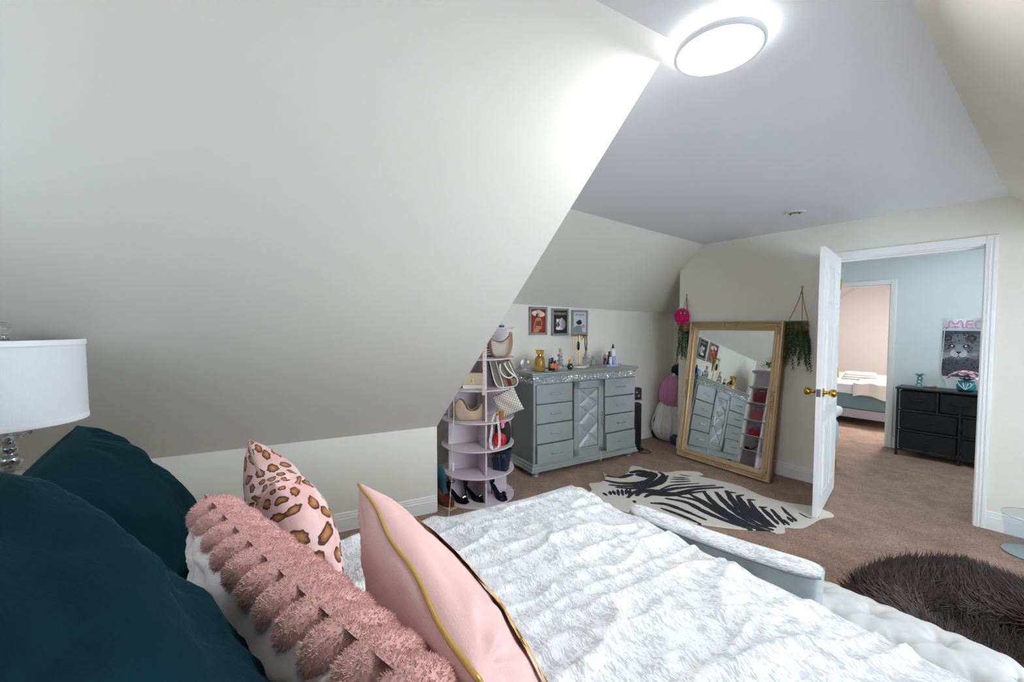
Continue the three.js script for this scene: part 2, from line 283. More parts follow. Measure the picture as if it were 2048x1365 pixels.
// ---------- hallway and the room across it ----------
const ZH = -6.305, HX0 = -1.83, HX1 = -1.07, HY = 1.885;
struct('wall_hall', [box(HX0 + 5, 2.5, 0.1, (HX0 - 5) / 2, 1.25, ZH - 0.05), box(2.4 - HX1, 2.5, 0.1, (2.4 + HX1) / 2, 1.25, ZH - 0.05), box(HX1 - HX0, 0.7, 0.1, (HX0 + HX1) / 2, HY + 0.35, ZH - 0.05)].map(metreUV), mHall);
struct('wall_hall_end', box(0.1, 2.5, 1.9, -2.3, 1.25, -5.37), mHall);
struct('wall_hall_side', [box(0.1, 1.0, 2.2, 1.25, 0.5, -5.4), box(0.1, 0.5, 2.2, 1.25, 2.25, -5.4), box(0.1, 1.1, 0.7, 1.25, 1.5, -4.75), box(0.1, 1.1, 0.6, 1.25, 1.5, -6.1)], mHall);
struct('ceiling_hall', box(4.6, 0.1, 2.2, -0.85, 2.35, -5.36), mCeil);
{
  const w = new THREE.Group(); w.name = 'window_2'; w.userData.kind = 'structure'; scene.add(w); w.position.set(1.25, 1.0, -5.45);
  add('window_frame', [box(0.06, 1.0, 0.05, 0, 0.5, -0.325), box(0.06, 1.0, 0.05, 0, 0.5, 0.325), box(0.06, 0.05, 0.7, 0, 0.025, 0), box(0.06, 0.05, 0.7, 0, 0.975, 0), box(0.06, 0.04, 0.7, 0, 0.5, 0)], mTrim, w);
  add('pane', box(0.004, 0.43, 0.6, 0, 0.265, 0), mPane, w); add('pane', box(0.004, 0.43, 0.6, 0, 0.735, 0), mPane, w);
}
casing('trim_4', HX0, HX1, HY, ZH, 1, 0.055);
struct('trim_5', [box(0.018, HY, 0.102, HX0, HY / 2, ZH - 0.05), box(0.018, HY, 0.102, HX1, HY / 2, ZH - 0.05), box(HX1 - HX0, 0.018, 0.102, (HX0 + HX1) / 2, HY, ZH - 0.05)], mTrim);
baseboard('baseboard_hall', 1.2, ZH, HX1 + 0.056, ZH);
{
  const L = thing('hall_ceiling_light', 'round hallway ceiling light out of sight above the doorway', 'ceiling light', [-0.6, 2.3, -5.35]);
  add('rim', lathe([[0.13, 0], [0.15, 0], [0.15, -0.03], [0.13, -0.03], [0.13, 0]], 40), mWhite, L);
  add('diffuser', lathe([[0.131, -0.029], [0, -0.031]], 40), new THREE.MeshStandardMaterial({ color: '#fff', emissive: new THREE.Color(0.72, 0.88, 1), emissiveIntensity: 3 }), L);
  const a = new THREE.RectAreaLight(new THREE.Color(0.78, 0.92, 1), 30, 0.22, 0.22); a.position.y = -0.034; a.rotation.x = -Math.PI / 2; a.name = 'lamp_light'; L.add(a);
}
struct('wall_far', box(5, 2.6, 0.1, -2.5, 1.3, -9.95), mPink);
struct('wall_far_left', box(0.1, 2.6, 3.55, -4.4, 1.3, -8.16), mPink);
struct('wall_far_right', box(0.1, 2.6, 3.55, -0.4, 1.3, -8.16), mPink);
struct('ceiling_far', box(2.4, 0.1, 3.55, -0.9, 2.24, -8.16), mCeil);
struct('ceiling_slope_far', slab([-2.05, 2.2, -6.4], [-2.05, 2.2, -9.95], [-4.4, 0.4, -9.95], [-4.4, 0.4, -6.4], [-0.05, 0.08, 0], 4), M('#e4dcdc', 0.8));
{
  const L = thing('far_ceiling_light', 'ceiling light of the bedroom across the hall, hidden above the doorway', 'ceiling light', [-1.1, 2.19, -7.6]);
  add('rim', lathe([[0.12, 0], [0.14, 0], [0.14, -0.03], [0.12, -0.03], [0.12, 0]], 40), mWhite, L);
  add('diffuser', lathe([[0.121, -0.029], [0, -0.031]], 40), new THREE.MeshStandardMaterial({ color: '#fff', emissive: new THREE.Color(1, 0.95, 0.9), emissiveIntensity: 3 }), L);
  const a = new THREE.RectAreaLight(new THREE.Color(1, 0.95, 0.92), 320, 0.2, 0.2); a.position.y = -0.034; a.rotation.x = -Math.PI / 2; a.name = 'lamp_light'; L.add(a);
}
// ---------- bed ----------
const BT = 0.63;                                   // top of the made bed
const bedL = (z) => mix(-1.40, -1.72, clamp((z + 1.44) / 1.9)), bedR = (z) => mix(0.02, -0.02, clamp((z + 1.44) / 1.9));
const footZ = (x) => mix(-1.455, -1.385, clamp((x + 1.4) / 1.4));
const satinBump = dataTex(256, (u, v) => 0.5 * vnoise(u * 48, v * 48, 1, 48) + 0.5 * vnoise(u * 8, v * 96, 2, 0));
const mFoot = M('#b4b5b3', 0.55, { bumpMap: plasterBump, bumpScale: 0.0004 });
{
  const b = thing('bed', 'large bed with upholstered frame under the white coverlet', 'bed', [-0.8, 0, -0.5]);
  const o = [0.8, 0, 0.5];
  const put = (name, g, m) => add(name, tr(g, ...o), m, b);
  put('box_spring', rbox(1.36, 0.2, 1.86, -0.78, 0.24, -0.44, 0.02), M('#cfd0d0', 0.8));
  put('mattress', rbox(1.38, 0.24, 1.84, -0.79, 0.465, -0.45, 0.06, 4), M('#e9e9ea', 0.8));
  put('side_rail', rbox(0.05, 0.2, 1.8, -0.04, 0.24, -0.42, 0.012), mFoot);
  put('side_rail', rbox(0.05, 0.2, 1.8, -1.44, 0.24, -0.42, 0.012), mFoot);
  put('headboard', rbox(1.62, 1.05, 0.1, -0.76, 0.62, 0.56, 0.03, 3), mFoot);
  for (const [x, z] of [[-0.06, -1.3], [-1.4, -1.3], [-0.06, 0.4], [-1.4, 0.4]]) put('leg', cyl(0.03, 0.022, 0.14, x, 0.07, z), M('#3a3230', 0.5));
}
// ---------- tufted bench at the foot of the bed ----------
{
  const b = thing('bench', 'white tufted upholstered bench at the foot of the bed', 'bench', [-0.6, 0, -1.69]);
  const L = 1.26, D = 0.22, H = 0.5, cell = 0.15;       // local x from -L/2, z from +D/2 (bed side) to -D/2
  const top = gridGeo(200, 60, (u, v) => {
    const q = v * 2 - 1, x = (u - 0.5) * L; const sc = 0.014 * Math.abs(Math.sin(Math.PI * x / cell)), scx = 0.012 * Math.abs(Math.sin(Math.PI * q * 1.5));
    const zr = D / 2 + sc * (q < 0 ? 1 : 0.4), z = q * zr, e = Math.pow(Math.abs(q), 5), ex = Math.pow(Math.abs(u * 2 - 1), 26);
    const row = Math.round(q * 1.2), off = (row & 1) ? 0.5 : 0, dx = x / cell - off - Math.round(x / cell - off), dz = q * 1.2 - row, d2 = dx * dx + dz * dz * 0.55;
    const ang = Math.atan2(dz, dx), y = H - 0.026 * Math.exp(-d2 * 42) - 0.006 * Math.exp(-d2 * 7) * Math.abs(Math.cos(ang * 3 + dx * 3)) - 0.045 * e - 0.05 * ex + 0.006 * (1 - e) - 0.006 * Math.exp(-((Math.abs(dx) - 0.5) ** 2) * 130) * Math.abs(q);
    return [x * (1 + 0.015 * (1 - ex) * 0), y, z, x, z];
  }, true);
  add('tufted_seat', top, mFoot, b);
  const apron = (side) => gridGeo(160, 10, (u, v) => { const x = (u - 0.5) * L, sc = 0.014 * Math.abs(Math.sin(Math.PI * x / cell)); return [x, H - 0.045 - 0.05 * Math.pow(Math.abs(u * 2 - 1), 26) - v * 0.2, side * (D / 2 + sc * (side < 0 ? 1 : 0.4) * (1 - v * 0.5)), x, v]; }, side < 0);
  add('apron', [apron(1), apron(-1), box(0.01, 0.22, D, -L / 2 + 0.004, H - 0.2, 0), box(0.01, 0.22, D, L / 2 - 0.004, H - 0.2, 0), box(L, 0.01, D, 0, H - 0.24, 0)], mFoot, b);
  for (let i = -4; i <= 4; i++) add('tuft_button', tr(new THREE.SphereGeometry(0.01, 10, 6), i * cell, H - 0.02, 0), mFoot, b);
  for (const x of [-0.56, 0.56]) for (const z of [-0.08, 0.08]) add('leg', cyl(0.022, 0.014, H - 0.24, x, (H - 0.24) / 2, z), M('#d8d8d4', 0.4), b);
}
// crushed velvet: short pile pressed in many directions
const crush = (() => { const n = 1024, f = new Float32Array(n * n); for (let j = 0; j < n; j++) for (let i = 0; i < n; i++) {
  const u = i / n, v = j / n, wx = vnoise(u * 9, v * 9, 11, 9), wy = vnoise(u * 9, v * 9, 12, 9), w2 = vnoise(u * 25, v * 25, 13, 25), w3 = vnoise(u * 25, v * 25, 18, 25);
  const U = u + 0.012 * wx + 0.004 * w2, W = v + 0.016 * wy + 0.006 * w3;
  const patch = 0.55 * vnoise(U * 14, W * 34, 14, 14, 34) + 0.45 * vnoise(U * 40, W * 95, 15, 40, 95);
  const D = U * 1 + W * 1, st = 0.5 * vnoise(U * 70, W * 330, 16, 70, 330) + 0.5 * vnoise(D * 60, (W * 2 - U) * 110, 17, 60, 110);
  f[j * n + i] = clamp(0.5 + 1.15 * (patch - 0.5) + 1.2 * (st - 0.5)); } return { n, f }; })();
const crushAt = (u, v) => crush.f[((v * crush.n) | 0) * crush.n + ((u * crush.n) | 0)];
const crushCol = dataTex(1024, (u, v) => { const k = smooth(0.14, 0.56, crushAt(u, v)); return [mix(0.69, 0.835, k), mix(0.70, 0.84, k), mix(0.72, 0.85, k)]; }, true, [1 / 0.6, 1 / 0.6]);
const crushBump = dataTex(1024, (u, v) => crushAt(u, v), false, [1 / 0.6, 1 / 0.6]);
const mCrush = PM('#ffffff', 0.55, { map: crushCol, bumpMap: crushBump, bumpScale: 0.0022, sheen: 0.4, sheenRoughness: 0.4, sheenColor: new THREE.Color(0.9, 0.93, 1) });
{
  const r = 0.055, drop = 0.33;
  const prof = (d) => { if (d < 0) return [0, 0]; const a = r * Math.PI / 2; if (d < a) { const t = d / r; return [r * Math.sin(t) , r * (1 - Math.cos(t))]; } return [r, r + (d - a)]; };   // outward, downward
  const g = gridGeo(260, 300, (u, v) => {
    const zc = mix(0.46, -1.83, v); const zz = Math.max(zc, -1.46);
    const span = 1.52, X0 = -0.36, X1 = span + 0.36, q = mix(X0, X1, u);
    let dl = -q, dr = q - span; const [ol, hl] = prof(dl + r), [or_, hr] = prof(dr + r);
    const qi = clamp(q, r, span - r), xb = mix(bedL(zz), bedR(zz), qi / span) - (dl > -r ? ol : 0) + (dr > -r ? or_ : 0);
    const fz = footZ(xb), df = fz - zc; const [of, hf] = prof(df + r), z = df > -r ? fz + r - of : zc;
    let down = Math.max(hl, hr, hf); const flat = 1 - smooth(0, 0.06, down);
    // long soft ridges that run from the pillows toward the foot, and a few creases across
    const a = xb + 0.18 * z, c = z - 0.35 * xb, w = 0.25 * fbm(a * 3, c * 1.5, 61, 3);
    const ridge = (s, f, g2) => { const n = fbm(a * f + w * 3, c * g2 + w, s, 3); return 1 - Math.min(1, Math.abs(n - 0.5) * 7); };
    let h = 0.026 * (fbm(a * 3.2 + w * 2, c * 1.6, 62, 3) - 0.5) + 0.02 * Math.pow(Math.max(0, ridge(70, 4.5, 1.4)), 2) + 0.012 * Math.pow(Math.max(0, ridge(80, 10, 3)), 2) + 0.004 * (fbm(a * 22, c * 9, 90, 3) - 0.5);
    h += 0.02 * Math.exp(-(((xb + 1.3) / 0.1) ** 2) - (((z + 1.36) / 0.12) ** 2));
    const fold = (1 - flat) * 0.012 * Math.sin(xb * 21 + z * 25 + 4 * w);
    return [xb - (hl > 0.03 ? fold : 0) + (hr > 0.03 ? fold : 0), BT - down + h * flat - 0.006, z - (hf > 0.03 ? Math.abs(fold) * 0.5 : 0), q, zc];
  });
  const p = g.attributes.position; for (let i = 0; i < p.count; i++) if (p.getY(i) < 0.26) p.setY(i, 0.26 - (0.26 - p.getY(i)) * 0.05);
  g.computeVertexNormals();
  tag(add('coverlet', g, mCrush), 'white crushed velvet coverlet spread over the large bed', 'bedspread');
}
// ---------- cushions ----------
function pillowSide(w, h, t, side, o = {}) {
  const { n = 72, pinch = 0.07, puff = 0.42, cw = 1.3, wr = 0.006, seed = 1, sag = 0.15, shape = null } = o;
  return gridGeo(n, n, (a, b) => {
    const u = Math.sin((a - 0.5) * Math.PI), v = Math.sin((b - 0.5) * Math.PI), e = Math.max(0, (1 - u * u) * (1 - v * v));
    let x = u * w / 2 * (1 - pinch * (1 - v * v)), y = h / 2 + v * h / 2 * (1 - pinch * (1 - u * u));
    let z = t / 2 * Math.pow(e, puff) * (1 - sag * v);
    const ang = Math.atan2(1 - Math.abs(v), 1 - Math.abs(u)), d = Math.hypot(1 - Math.abs(u), 1 - Math.abs(v));
    const edge = smooth(0, 0.12, Math.min(1 - Math.abs(u), 1 - Math.abs(v)));
    z += edge * wr * (Math.sin(ang * 17 + 5 * vnoise(u * 3 + 9, v * 3, seed)) * Math.exp(-d * 2.2) * cw * smooth(0.05, 0.3, d) + 2.4 * (fbm(u * 2.3 + 7, v * 2.3 + 3 * vnoise(u, v, seed + 5), seed, 4) - 0.5));
    if (shape) z += shape(u, v) * edge;
    return [x, y, side * z, a, b];
  }, side < 0);
}
function placePillow(o, A, dirX, w, h, lean) {      // A: far upper corner; dirX: horizontal, toward the far end; front looks away from the headboard
  const X = V(dirX[0], 0, dirX[1]).normalize(), back = V(0, 1, 0).cross(X).multiplyScalar(1);   // for X = -x this is +z
  const hb = V(-X.z, 0, X.x); const toHead = hb.z > 0 ? hb : hb.multiplyScalar(-1);
  const Y = V(0, Math.cos(lean), 0).addScaledVector(toHead, Math.sin(lean)), Z = X.clone().cross(Y);
  const m = new THREE.Matrix4().makeBasis(X, Y, Z), base = V(...A).addScaledVector(X, -w / 2).addScaledVector(Y, -h);
  o.position.copy(base); o.quaternion.setFromRotationMatrix(m); return o;
}
const velvetBump = dataTex(256, (u, v) => 0.5 * vnoise(u * 128, v * 128, 1, 128) + 0.5 * vnoise(u * 40, v * 40, 2, 40), false, [3, 3]);
const mTeal = PM('#082730', 1.0, { specularIntensity: 0.15, sheen: 0.3, sheenRoughness: 0.35, sheenColor: new THREE.Color(0.16, 0.4, 0.5), bumpMap: velvetBump, bumpScale: 0.0006 });
function teal(label, A, dir, w, h, t, lean, seed) {
  const p = thing('throw_pillow', label, 'pillow');
  const sh = (u, v) => 0.011 * (Math.sin((v - 0.35 * u) * 13 + 2 * vnoise(u * 2, v * 2, seed)) * smooth(-0.2, 0.8, v) * smooth(-0.6, 0.6, u)) ;
  add('pillow_cover', [pillowSide(w, h, t, 1, { seed, wr: 0.016, cw: 0.35, shape: sh, pinch: 0.0 }), pillowSide(w, h, t, -1, { seed: seed + 9, wr: 0.008, pinch: 0.0 })], mTeal, p);
  placePillow(p, A, dir, w, h, lean);
  const r = []; for (let i = 0; i <= 40; i++) { const k = i / 40 * 4, s = Math.min(3, k | 0), f = k - s, u = [f * 2 - 1, 1, 1 - f * 2, -1][s], v = [-1, f * 2 - 1, 1, 1 - f * 2][s]; r.push(V(u * w / 2, h / 2 + v * h / 2, 0)); }
  add('seam', new THREE.TubeGeometry(new THREE.CatmullRomCurve3(r.slice(0, 40), true, 'catmullrom', 0.1), 160, 0.0018, 6, true), mTeal, p);
  return p;
}
teal('dark teal velvet square pillow with its corner up, beside the table lamp', [-1.7, 1.125, 0.295], [-1, 0.03], 0.62, 0.56, 0.27, rad(26), 21);
teal('large dark teal velvet pillow filling the lower left corner, nearest the camera', [-0.735, 1.252, 0.2], [-1, 0.0], 0.62, 0.66, 0.26, rad(27), 33);
// leopard print cushion
const leoTex = canvasTex(1024, 1024, (c, W, H) => {
  const R = rng(77); const id = c.createImageData(W, H);
  for (let j = 0; j < H; j++) for (let i = 0; i < W; i++) { const k = fbm(i / 130, j / 130, 3, 4), q = fbm(i / 300 + 5, j / 300, 8, 3), s = smooth(0.35, 0.7, k); const o = (j * W + i) * 4; id.data[o] = mix(222, 238, s); id.data[o + 1] = mix(mix(172, 206, s), 190, q * 0.6); id.data[o + 2] = mix(mix(166, 200, s), 190, q * 0.6); id.data[o + 3] = 255; }
  c.putImageData(id, 0, 0);
  const spots = []; let tries = 0; while (spots.length < 120 && tries++ < 8000) { const x = R() * W, y = R() * H, r = 30 + R() * 26; if (spots.every((s) => Math.hypot(s[0] - x, s[1] - y) > (s[2] + r) * 1.38)) spots.push([x, y, r]); }
  for (const [x, y, r] of spots) {
    const a = R() * 0.8 - 0.1, el = 1.15 + R() * 0.7;
    const path = (k, j) => { c.beginPath(); for (let i = 0; i <= 18; i++) { const t = i / 18 * Math.PI * 2, q = r * k * (1 + j * (hash(i % 18, x | 0, y | 0) - 0.5)), px = Math.cos(t) * q * el, py = Math.sin(t) * q / el * 1.15; c[i ? 'lineTo' : 'moveTo'](x + px * Math.cos(a) - py * Math.sin(a), y + px * Math.sin(a) + py * Math.cos(a)); } c.closePath(); c.fill(); };
    c.fillStyle = 'rgba(74,38,24,0.95)'; path(1, 0.35); c.fillStyle = 'rgba(158,100,56,0.95)'; path(0.68, 0.4); c.fillStyle = 'rgba(190,134,82,0.8)'; path(0.38, 0.5);
    if (R() < 0.5) { c.fillStyle = 'rgba(205,150,140,0.95)'; c.beginPath(); c.arc(x + r * el * 0.9 * Math.cos(a), y + r * 0.3, r * 0.22, 0, 7); c.fill(); }
  }
});
const mLeo = M('#ffffff', 0.62, { map: leoTex });
{
  const w = 0.46, h = 0.46, p = thing('throw_pillow', 'pale pink cushion with brown leopard spots, pointed corner up', 'pillow');
  add('pillow_cover', [pillowSide(w, h, 0.24, 1, { seed: 51, wr: 0.007, pinch: 0.1 }), pillowSide(w, h, 0.17, -1, { seed: 52, wr: 0.006, pinch: 0.1 })], mLeo, p);
  placePillow(p, [-1.52, 1.055, -0.11], [-1, 0.03], w, h, rad(14));
  const s = (v) => V(w / 2 * v * 1, 0, 0);
  add('zip_seam', tube([[-w * 0.42, h * (1 - 0.02) - 0.013, -0.006], [-w * 0.2, h * 0.96 - 0.008, -0.012], [0.06, h * 0.955, -0.012], [w * 0.3, h * 0.975, -0.008], [w * 0.46, h * 0.99, -0.003]], 0.004, 30, 6), M('#b9aaa2', 0.4, { metalness: 0.6 }), p);
}
// fur-fronted cushion with a satin back
const mSatin = PM('#ded3cf', 0.38, { sheen: 0.2, sheenColor: new THREE.Color(0.9, 0.85, 0.85), bumpMap: velvetBump, bumpScale: 0.0003 });
const mFur = M('#d6a8a2', 0.95);
{
  const w = 0.66, h = 0.5, p = thing('throw_pillow', 'dusty pink faux fur cushion with white satin back, scalloped fur edge', 'pillow');
  const lobes = 11, sat = (u, v) => 0.006 * Math.sin(u * Math.PI * lobes + 4 * vnoise(u * 3, v * 2, 4)) * smooth(-0.6, 0.6, v) * (1 - smooth(0.6, 0.9, v));
  const bk = pillowSide(w, h, 0.16, -1, { seed: 61, wr: 0.013, pinch: 0.05, shape: sat }), bq = bk.attributes.position, bu = bk.attributes.uv; for (let i = 0; i < bq.count; i++) { const k = smooth(0.85, 1, bu.getY(i)); bq.setY(i, bq.getY(i) - 0.03 * k); bq.setZ(i, bq.getZ(i) - 0.012 * k); } bk.computeVertexNormals();
  add('pillow_back', bk, mSatin, p);
  const front = pillowSide(w, h, 0.19, 1, { seed: 63, wr: 0.006, pinch: 0.05, shape: (u, v) => 0.013 * Math.abs(Math.sin(u * Math.PI * lobes / 2)) * smooth(-0.4, 1, v) });
  const gs = [front];
  for (let i = 0; i < lobes; i++) { const u = -1 + (i + 0.5) * 2 / lobes, b = new THREE.SphereGeometry(1, 14, 10); b.scale(w / lobes * 0.62, 0.036, 0.045 + 0.022 * (1 - u * u)); b.rotateX(0.3); b.translate(u * w / 2 * 0.985, h / 2 + h / 2 * (1 - 0.05 * (1 - u * u)) - 0.036, 0.012 + 0.006 * (1 - u * u)); gs.push(b); }
  gs.push(new THREE.TubeGeometry(new THREE.CatmullRomCurve3([-1, -0.8, -0.4, 0, 0.4, 0.8, 1].map((u) => V(u * w / 2 * 0.965, h / 2 + h / 2 * (1 - 0.05 * (1 - u * u)) - 0.042, 0.03 * (1 - u * u) + 0.006))), 60, 0.03, 12));
  const fur = merge(gs.map((g) => g)); fur.computeVertexNormals();
  add('fur_front', merge([pillowSide(w, h, 0.19, 1, { seed: 63, wr: 0.006, pinch: 0.05, shape: (u, v) => 0.013 * Math.abs(Math.sin(u * Math.PI * lobes / 2)) * smooth(-0.4, 1, v) }), ...gs.slice(1)]), mFur, p);
  hairs('fur_pile', fur, 130000, 0.0042, 0.0006, M('#dfb2ab', 0.95), p, V(0, -0.3, 0), 5, 1.2);
  placePillow(p, [-0.955, 1.1, 0.004], [-0.621, 0.145], w, h, rad(0));
}
// pink velvet cushion with gold piping and a metallic leopard patch
const mPinkV = PM('#d9b3b0', 0.7, { sheen: 0.6, sheenRoughness: 0.4, sheenColor: new THREE.Color(0.95, 0.8, 0.82), bumpMap: velvetBump, bumpScale: 0.0005 });
{
  const w = 0.56, h = 0.48, t = 0.19, pinch = 0.06, p = thing('throw_pillow', 'light pink velvet cushion with gold piping and gold leopard patch', 'pillow');
  const so = { seed: 71, wr: 0.008, pinch };
  const front = pillowSide(w, h, t, 1, so);
  add('pillow_cover', [front, pillowSide(w, h, t, -1, { seed: 72, wr: 0.009, pinch })], mPinkV, p);
  const edge = (k) => { const s = Math.min(3, (k * 4) | 0), f = k * 4 - s, u = [f * 2 - 1, 1, 1 - f * 2, -1][s], v = [-1, f * 2 - 1, 1, 1 - f * 2][s]; return V(u * w / 2 * (1 - pinch * (1 - v * v)), h / 2 + v * h / 2 * (1 - pinch * (1 - u * u)), 0.003 * Math.sin(k * 60)); };
  const pts = []; for (let i = 0; i < 64; i++) pts.push(edge(i / 64));
  add('piping', new THREE.TubeGeometry(new THREE.CatmullRomCurve3(pts, true, 'catmullrom', 0.2), 260, 0.0032, 8, true), M('#d8b163', 0.36, { metalness: 0.7 }), p);
  // the prowling leopard on the front: an outline raised a little above the cloth
  const outline = [[-0.15, 0.2], [-0.19, 0.27], [-0.17, 0.34], [-0.1, 0.36], [-0.02, 0.345], [0.06, 0.365], [0.12, 0.4], [0.15, 0.415], [0.175, 0.4], [0.185, 0.375], [0.165, 0.355], [0.15, 0.33], [0.17, 0.26], [0.165, 0.2], [0.14, 0.195], [0.13, 0.27], [0.1, 0.29], [0.1, 0.2], [0.075, 0.195], [0.06, 0.28], [-0.03, 0.285], [-0.06, 0.2], [-0.085, 0.195], [-0.09, 0.28], [-0.125, 0.3], [-0.16, 0.27]];
  const s = new THREE.Shape(outline.map((q) => new THREE.Vector2(q[0], q[1]))); let g = new THREE.ShapeGeometry(s, 4);
  const fine = []; { const q = g.toNonIndexed().attributes.position; const rec = (a, b, c, d) => { if (d === 0) { fine.push(a, b, c); return; } const ab = a.clone().lerp(b, .5), bc = b.clone().lerp(c, .5), ca = c.clone().lerp(a, .5); rec(a, ab, ca, d - 1); rec(ab, b, bc, d - 1); rec(ca, bc, c, d - 1); rec(ab, bc, ca, d - 1); }; for (let i = 0; i < q.count; i += 3) rec(V().fromBufferAttribute(q, i), V().fromBufferAttribute(q, i + 1), V().fromBufferAttribute(q, i + 2), 3); }
  const fp = front.attributes.position, nn = 73, zAt = (x, y) => { const u = clamp(Math.asin(clamp(x / (w / 2), -1, 1)) / Math.PI + 0.5, 0, 0.999) * 72, v = clamp(Math.asin(clamp(2 * y / h - 1, -1, 1)) / Math.PI + 0.5, 0, 0.999) * 72, i = u | 0, j = v | 0, fu = u - i, fv = v - j, Z = (a, b) => fp.getZ(b * nn + a); return mix(mix(Z(i, j), Z(i + 1, j), fu), mix(Z(i, j + 1), Z(i + 1, j + 1), fu), fv); };
  const P = [], U = []; for (const q of fine) { P.push(q.x, q.y, zAt(q.x, q.y) + 0.004); U.push(q.x * 4, q.y * 4); }
  const lg = new THREE.BufferGeometry(); lg.setAttribute('position', new THREE.Float32BufferAttribute(P, 3)); lg.setAttribute('uv', new THREE.Float32BufferAttribute(U, 2)); lg.computeVertexNormals();
  const spotTex = dataTex(256, (u, v) => { const k = vnoise(u * 24, v * 24, 9, 24); return k > 0.64 ? [0.4, 0.28, 0.14] : [0.84, 0.67, 0.38]; }, true);
  add('leopard_patch', lg, M('#ffffff', 0.55, { map: spotTex, metalness: 0.15 }), p).userData.label = 'gold leopard patch';
  placePillow(p, [-0.865, 1.085, -0.257], [-0.546, -0.06], w, h, rad(24));
}
// grey cushion stuffed upright between bed and footboard
{
  const p = thing('foot_cushion', 'grey velvet cushion with white crushed velvet face wedged upright at bed foot', 'pillow', [-0.735, 0.2, -1.512], rad(1.5));
  const L = 0.7, H = 0.445, T = 0.09, N = 80;
  const mG = PM('#a9b0b0', 0.75, { sheen: 0.4, sheenColor: new THREE.Color(0.75, 0.8, 0.8), bumpMap: velvetBump, bumpScale: 0.0005 });
  const topY = (u) => H * (1 - 0.03 * (1 - u * u)) + 0.02 * u;
  const f = (side) => gridGeo(N, 40, (a, b) => { const u = a * 2 - 1, v = b * 2 - 1, e = Math.max(0, (1 - Math.pow(Math.abs(u), 6)) * (1 - Math.pow(Math.abs(v), 6))); const z = side * T / 2 * Math.pow(e, 0.35) + 0.022 * (fbm(u * 5, v * 2.5, 91 + side, 4) - 0.5) * e; return [u * L / 2 * (1 - 0.02 * (1 - v * v)), topY(u) * (v + 1) / 2, z, a * 0.7, b * 0.44]; }, side < 0);
  add('grey_back', f(1), mG, p);
  const white = f(-1); const q = white.attributes.position; for (let i = 0; i < q.count; i++) { const y = q.getY(i); }
  add('crushed_velvet_face', white, mCrush, p);
  // the white face rolls over the top edge, ending in a dark welt on the bed side
  add('top_border', gridGeo(N, 12, (a, b) => { const u = (a * 2 - 1) * 0.985, y0 = topY(u), k = Math.PI * b, s = 1 - Math.pow(Math.abs(u), 14); return [u * L / 2, y0 - 0.028 + 0.034 * Math.sin(k) * (0.6 + 0.4 * s), 0.012 + (T / 2 - 0.002) * Math.cos(k) * (0.35 + 0.65 * s) - 0.012, a * 0.7, b * 0.12]; }), mCrush, p);
  const wp = []; for (let i = 0; i <= 40; i++) { const u = (i / 20 - 1) * 0.985, s = 1 - Math.pow(Math.abs(u), 14); wp.push(V(u * L / 2, topY(u) - 0.028, 0.0015 + (T / 2) * (0.35 + 0.65 * s))); }
  add('welt', tube(wp, 0.0035, 100, 6), M('#6d7577', 0.7), p);
  add('bow_clip', [blob(0.04, 0.018, 0.012, 0.8, 0.8, null, 14), tr(blob(0.016, 0.02, 0.016, 1, 1, null, 12), 0, 0, 0.003)].map((g) => tr(g, -L / 2 + 0.035, topY(-0.9) - 0.05, T / 2 - 0.012)), M('#b99a74', 0.5), p);
}
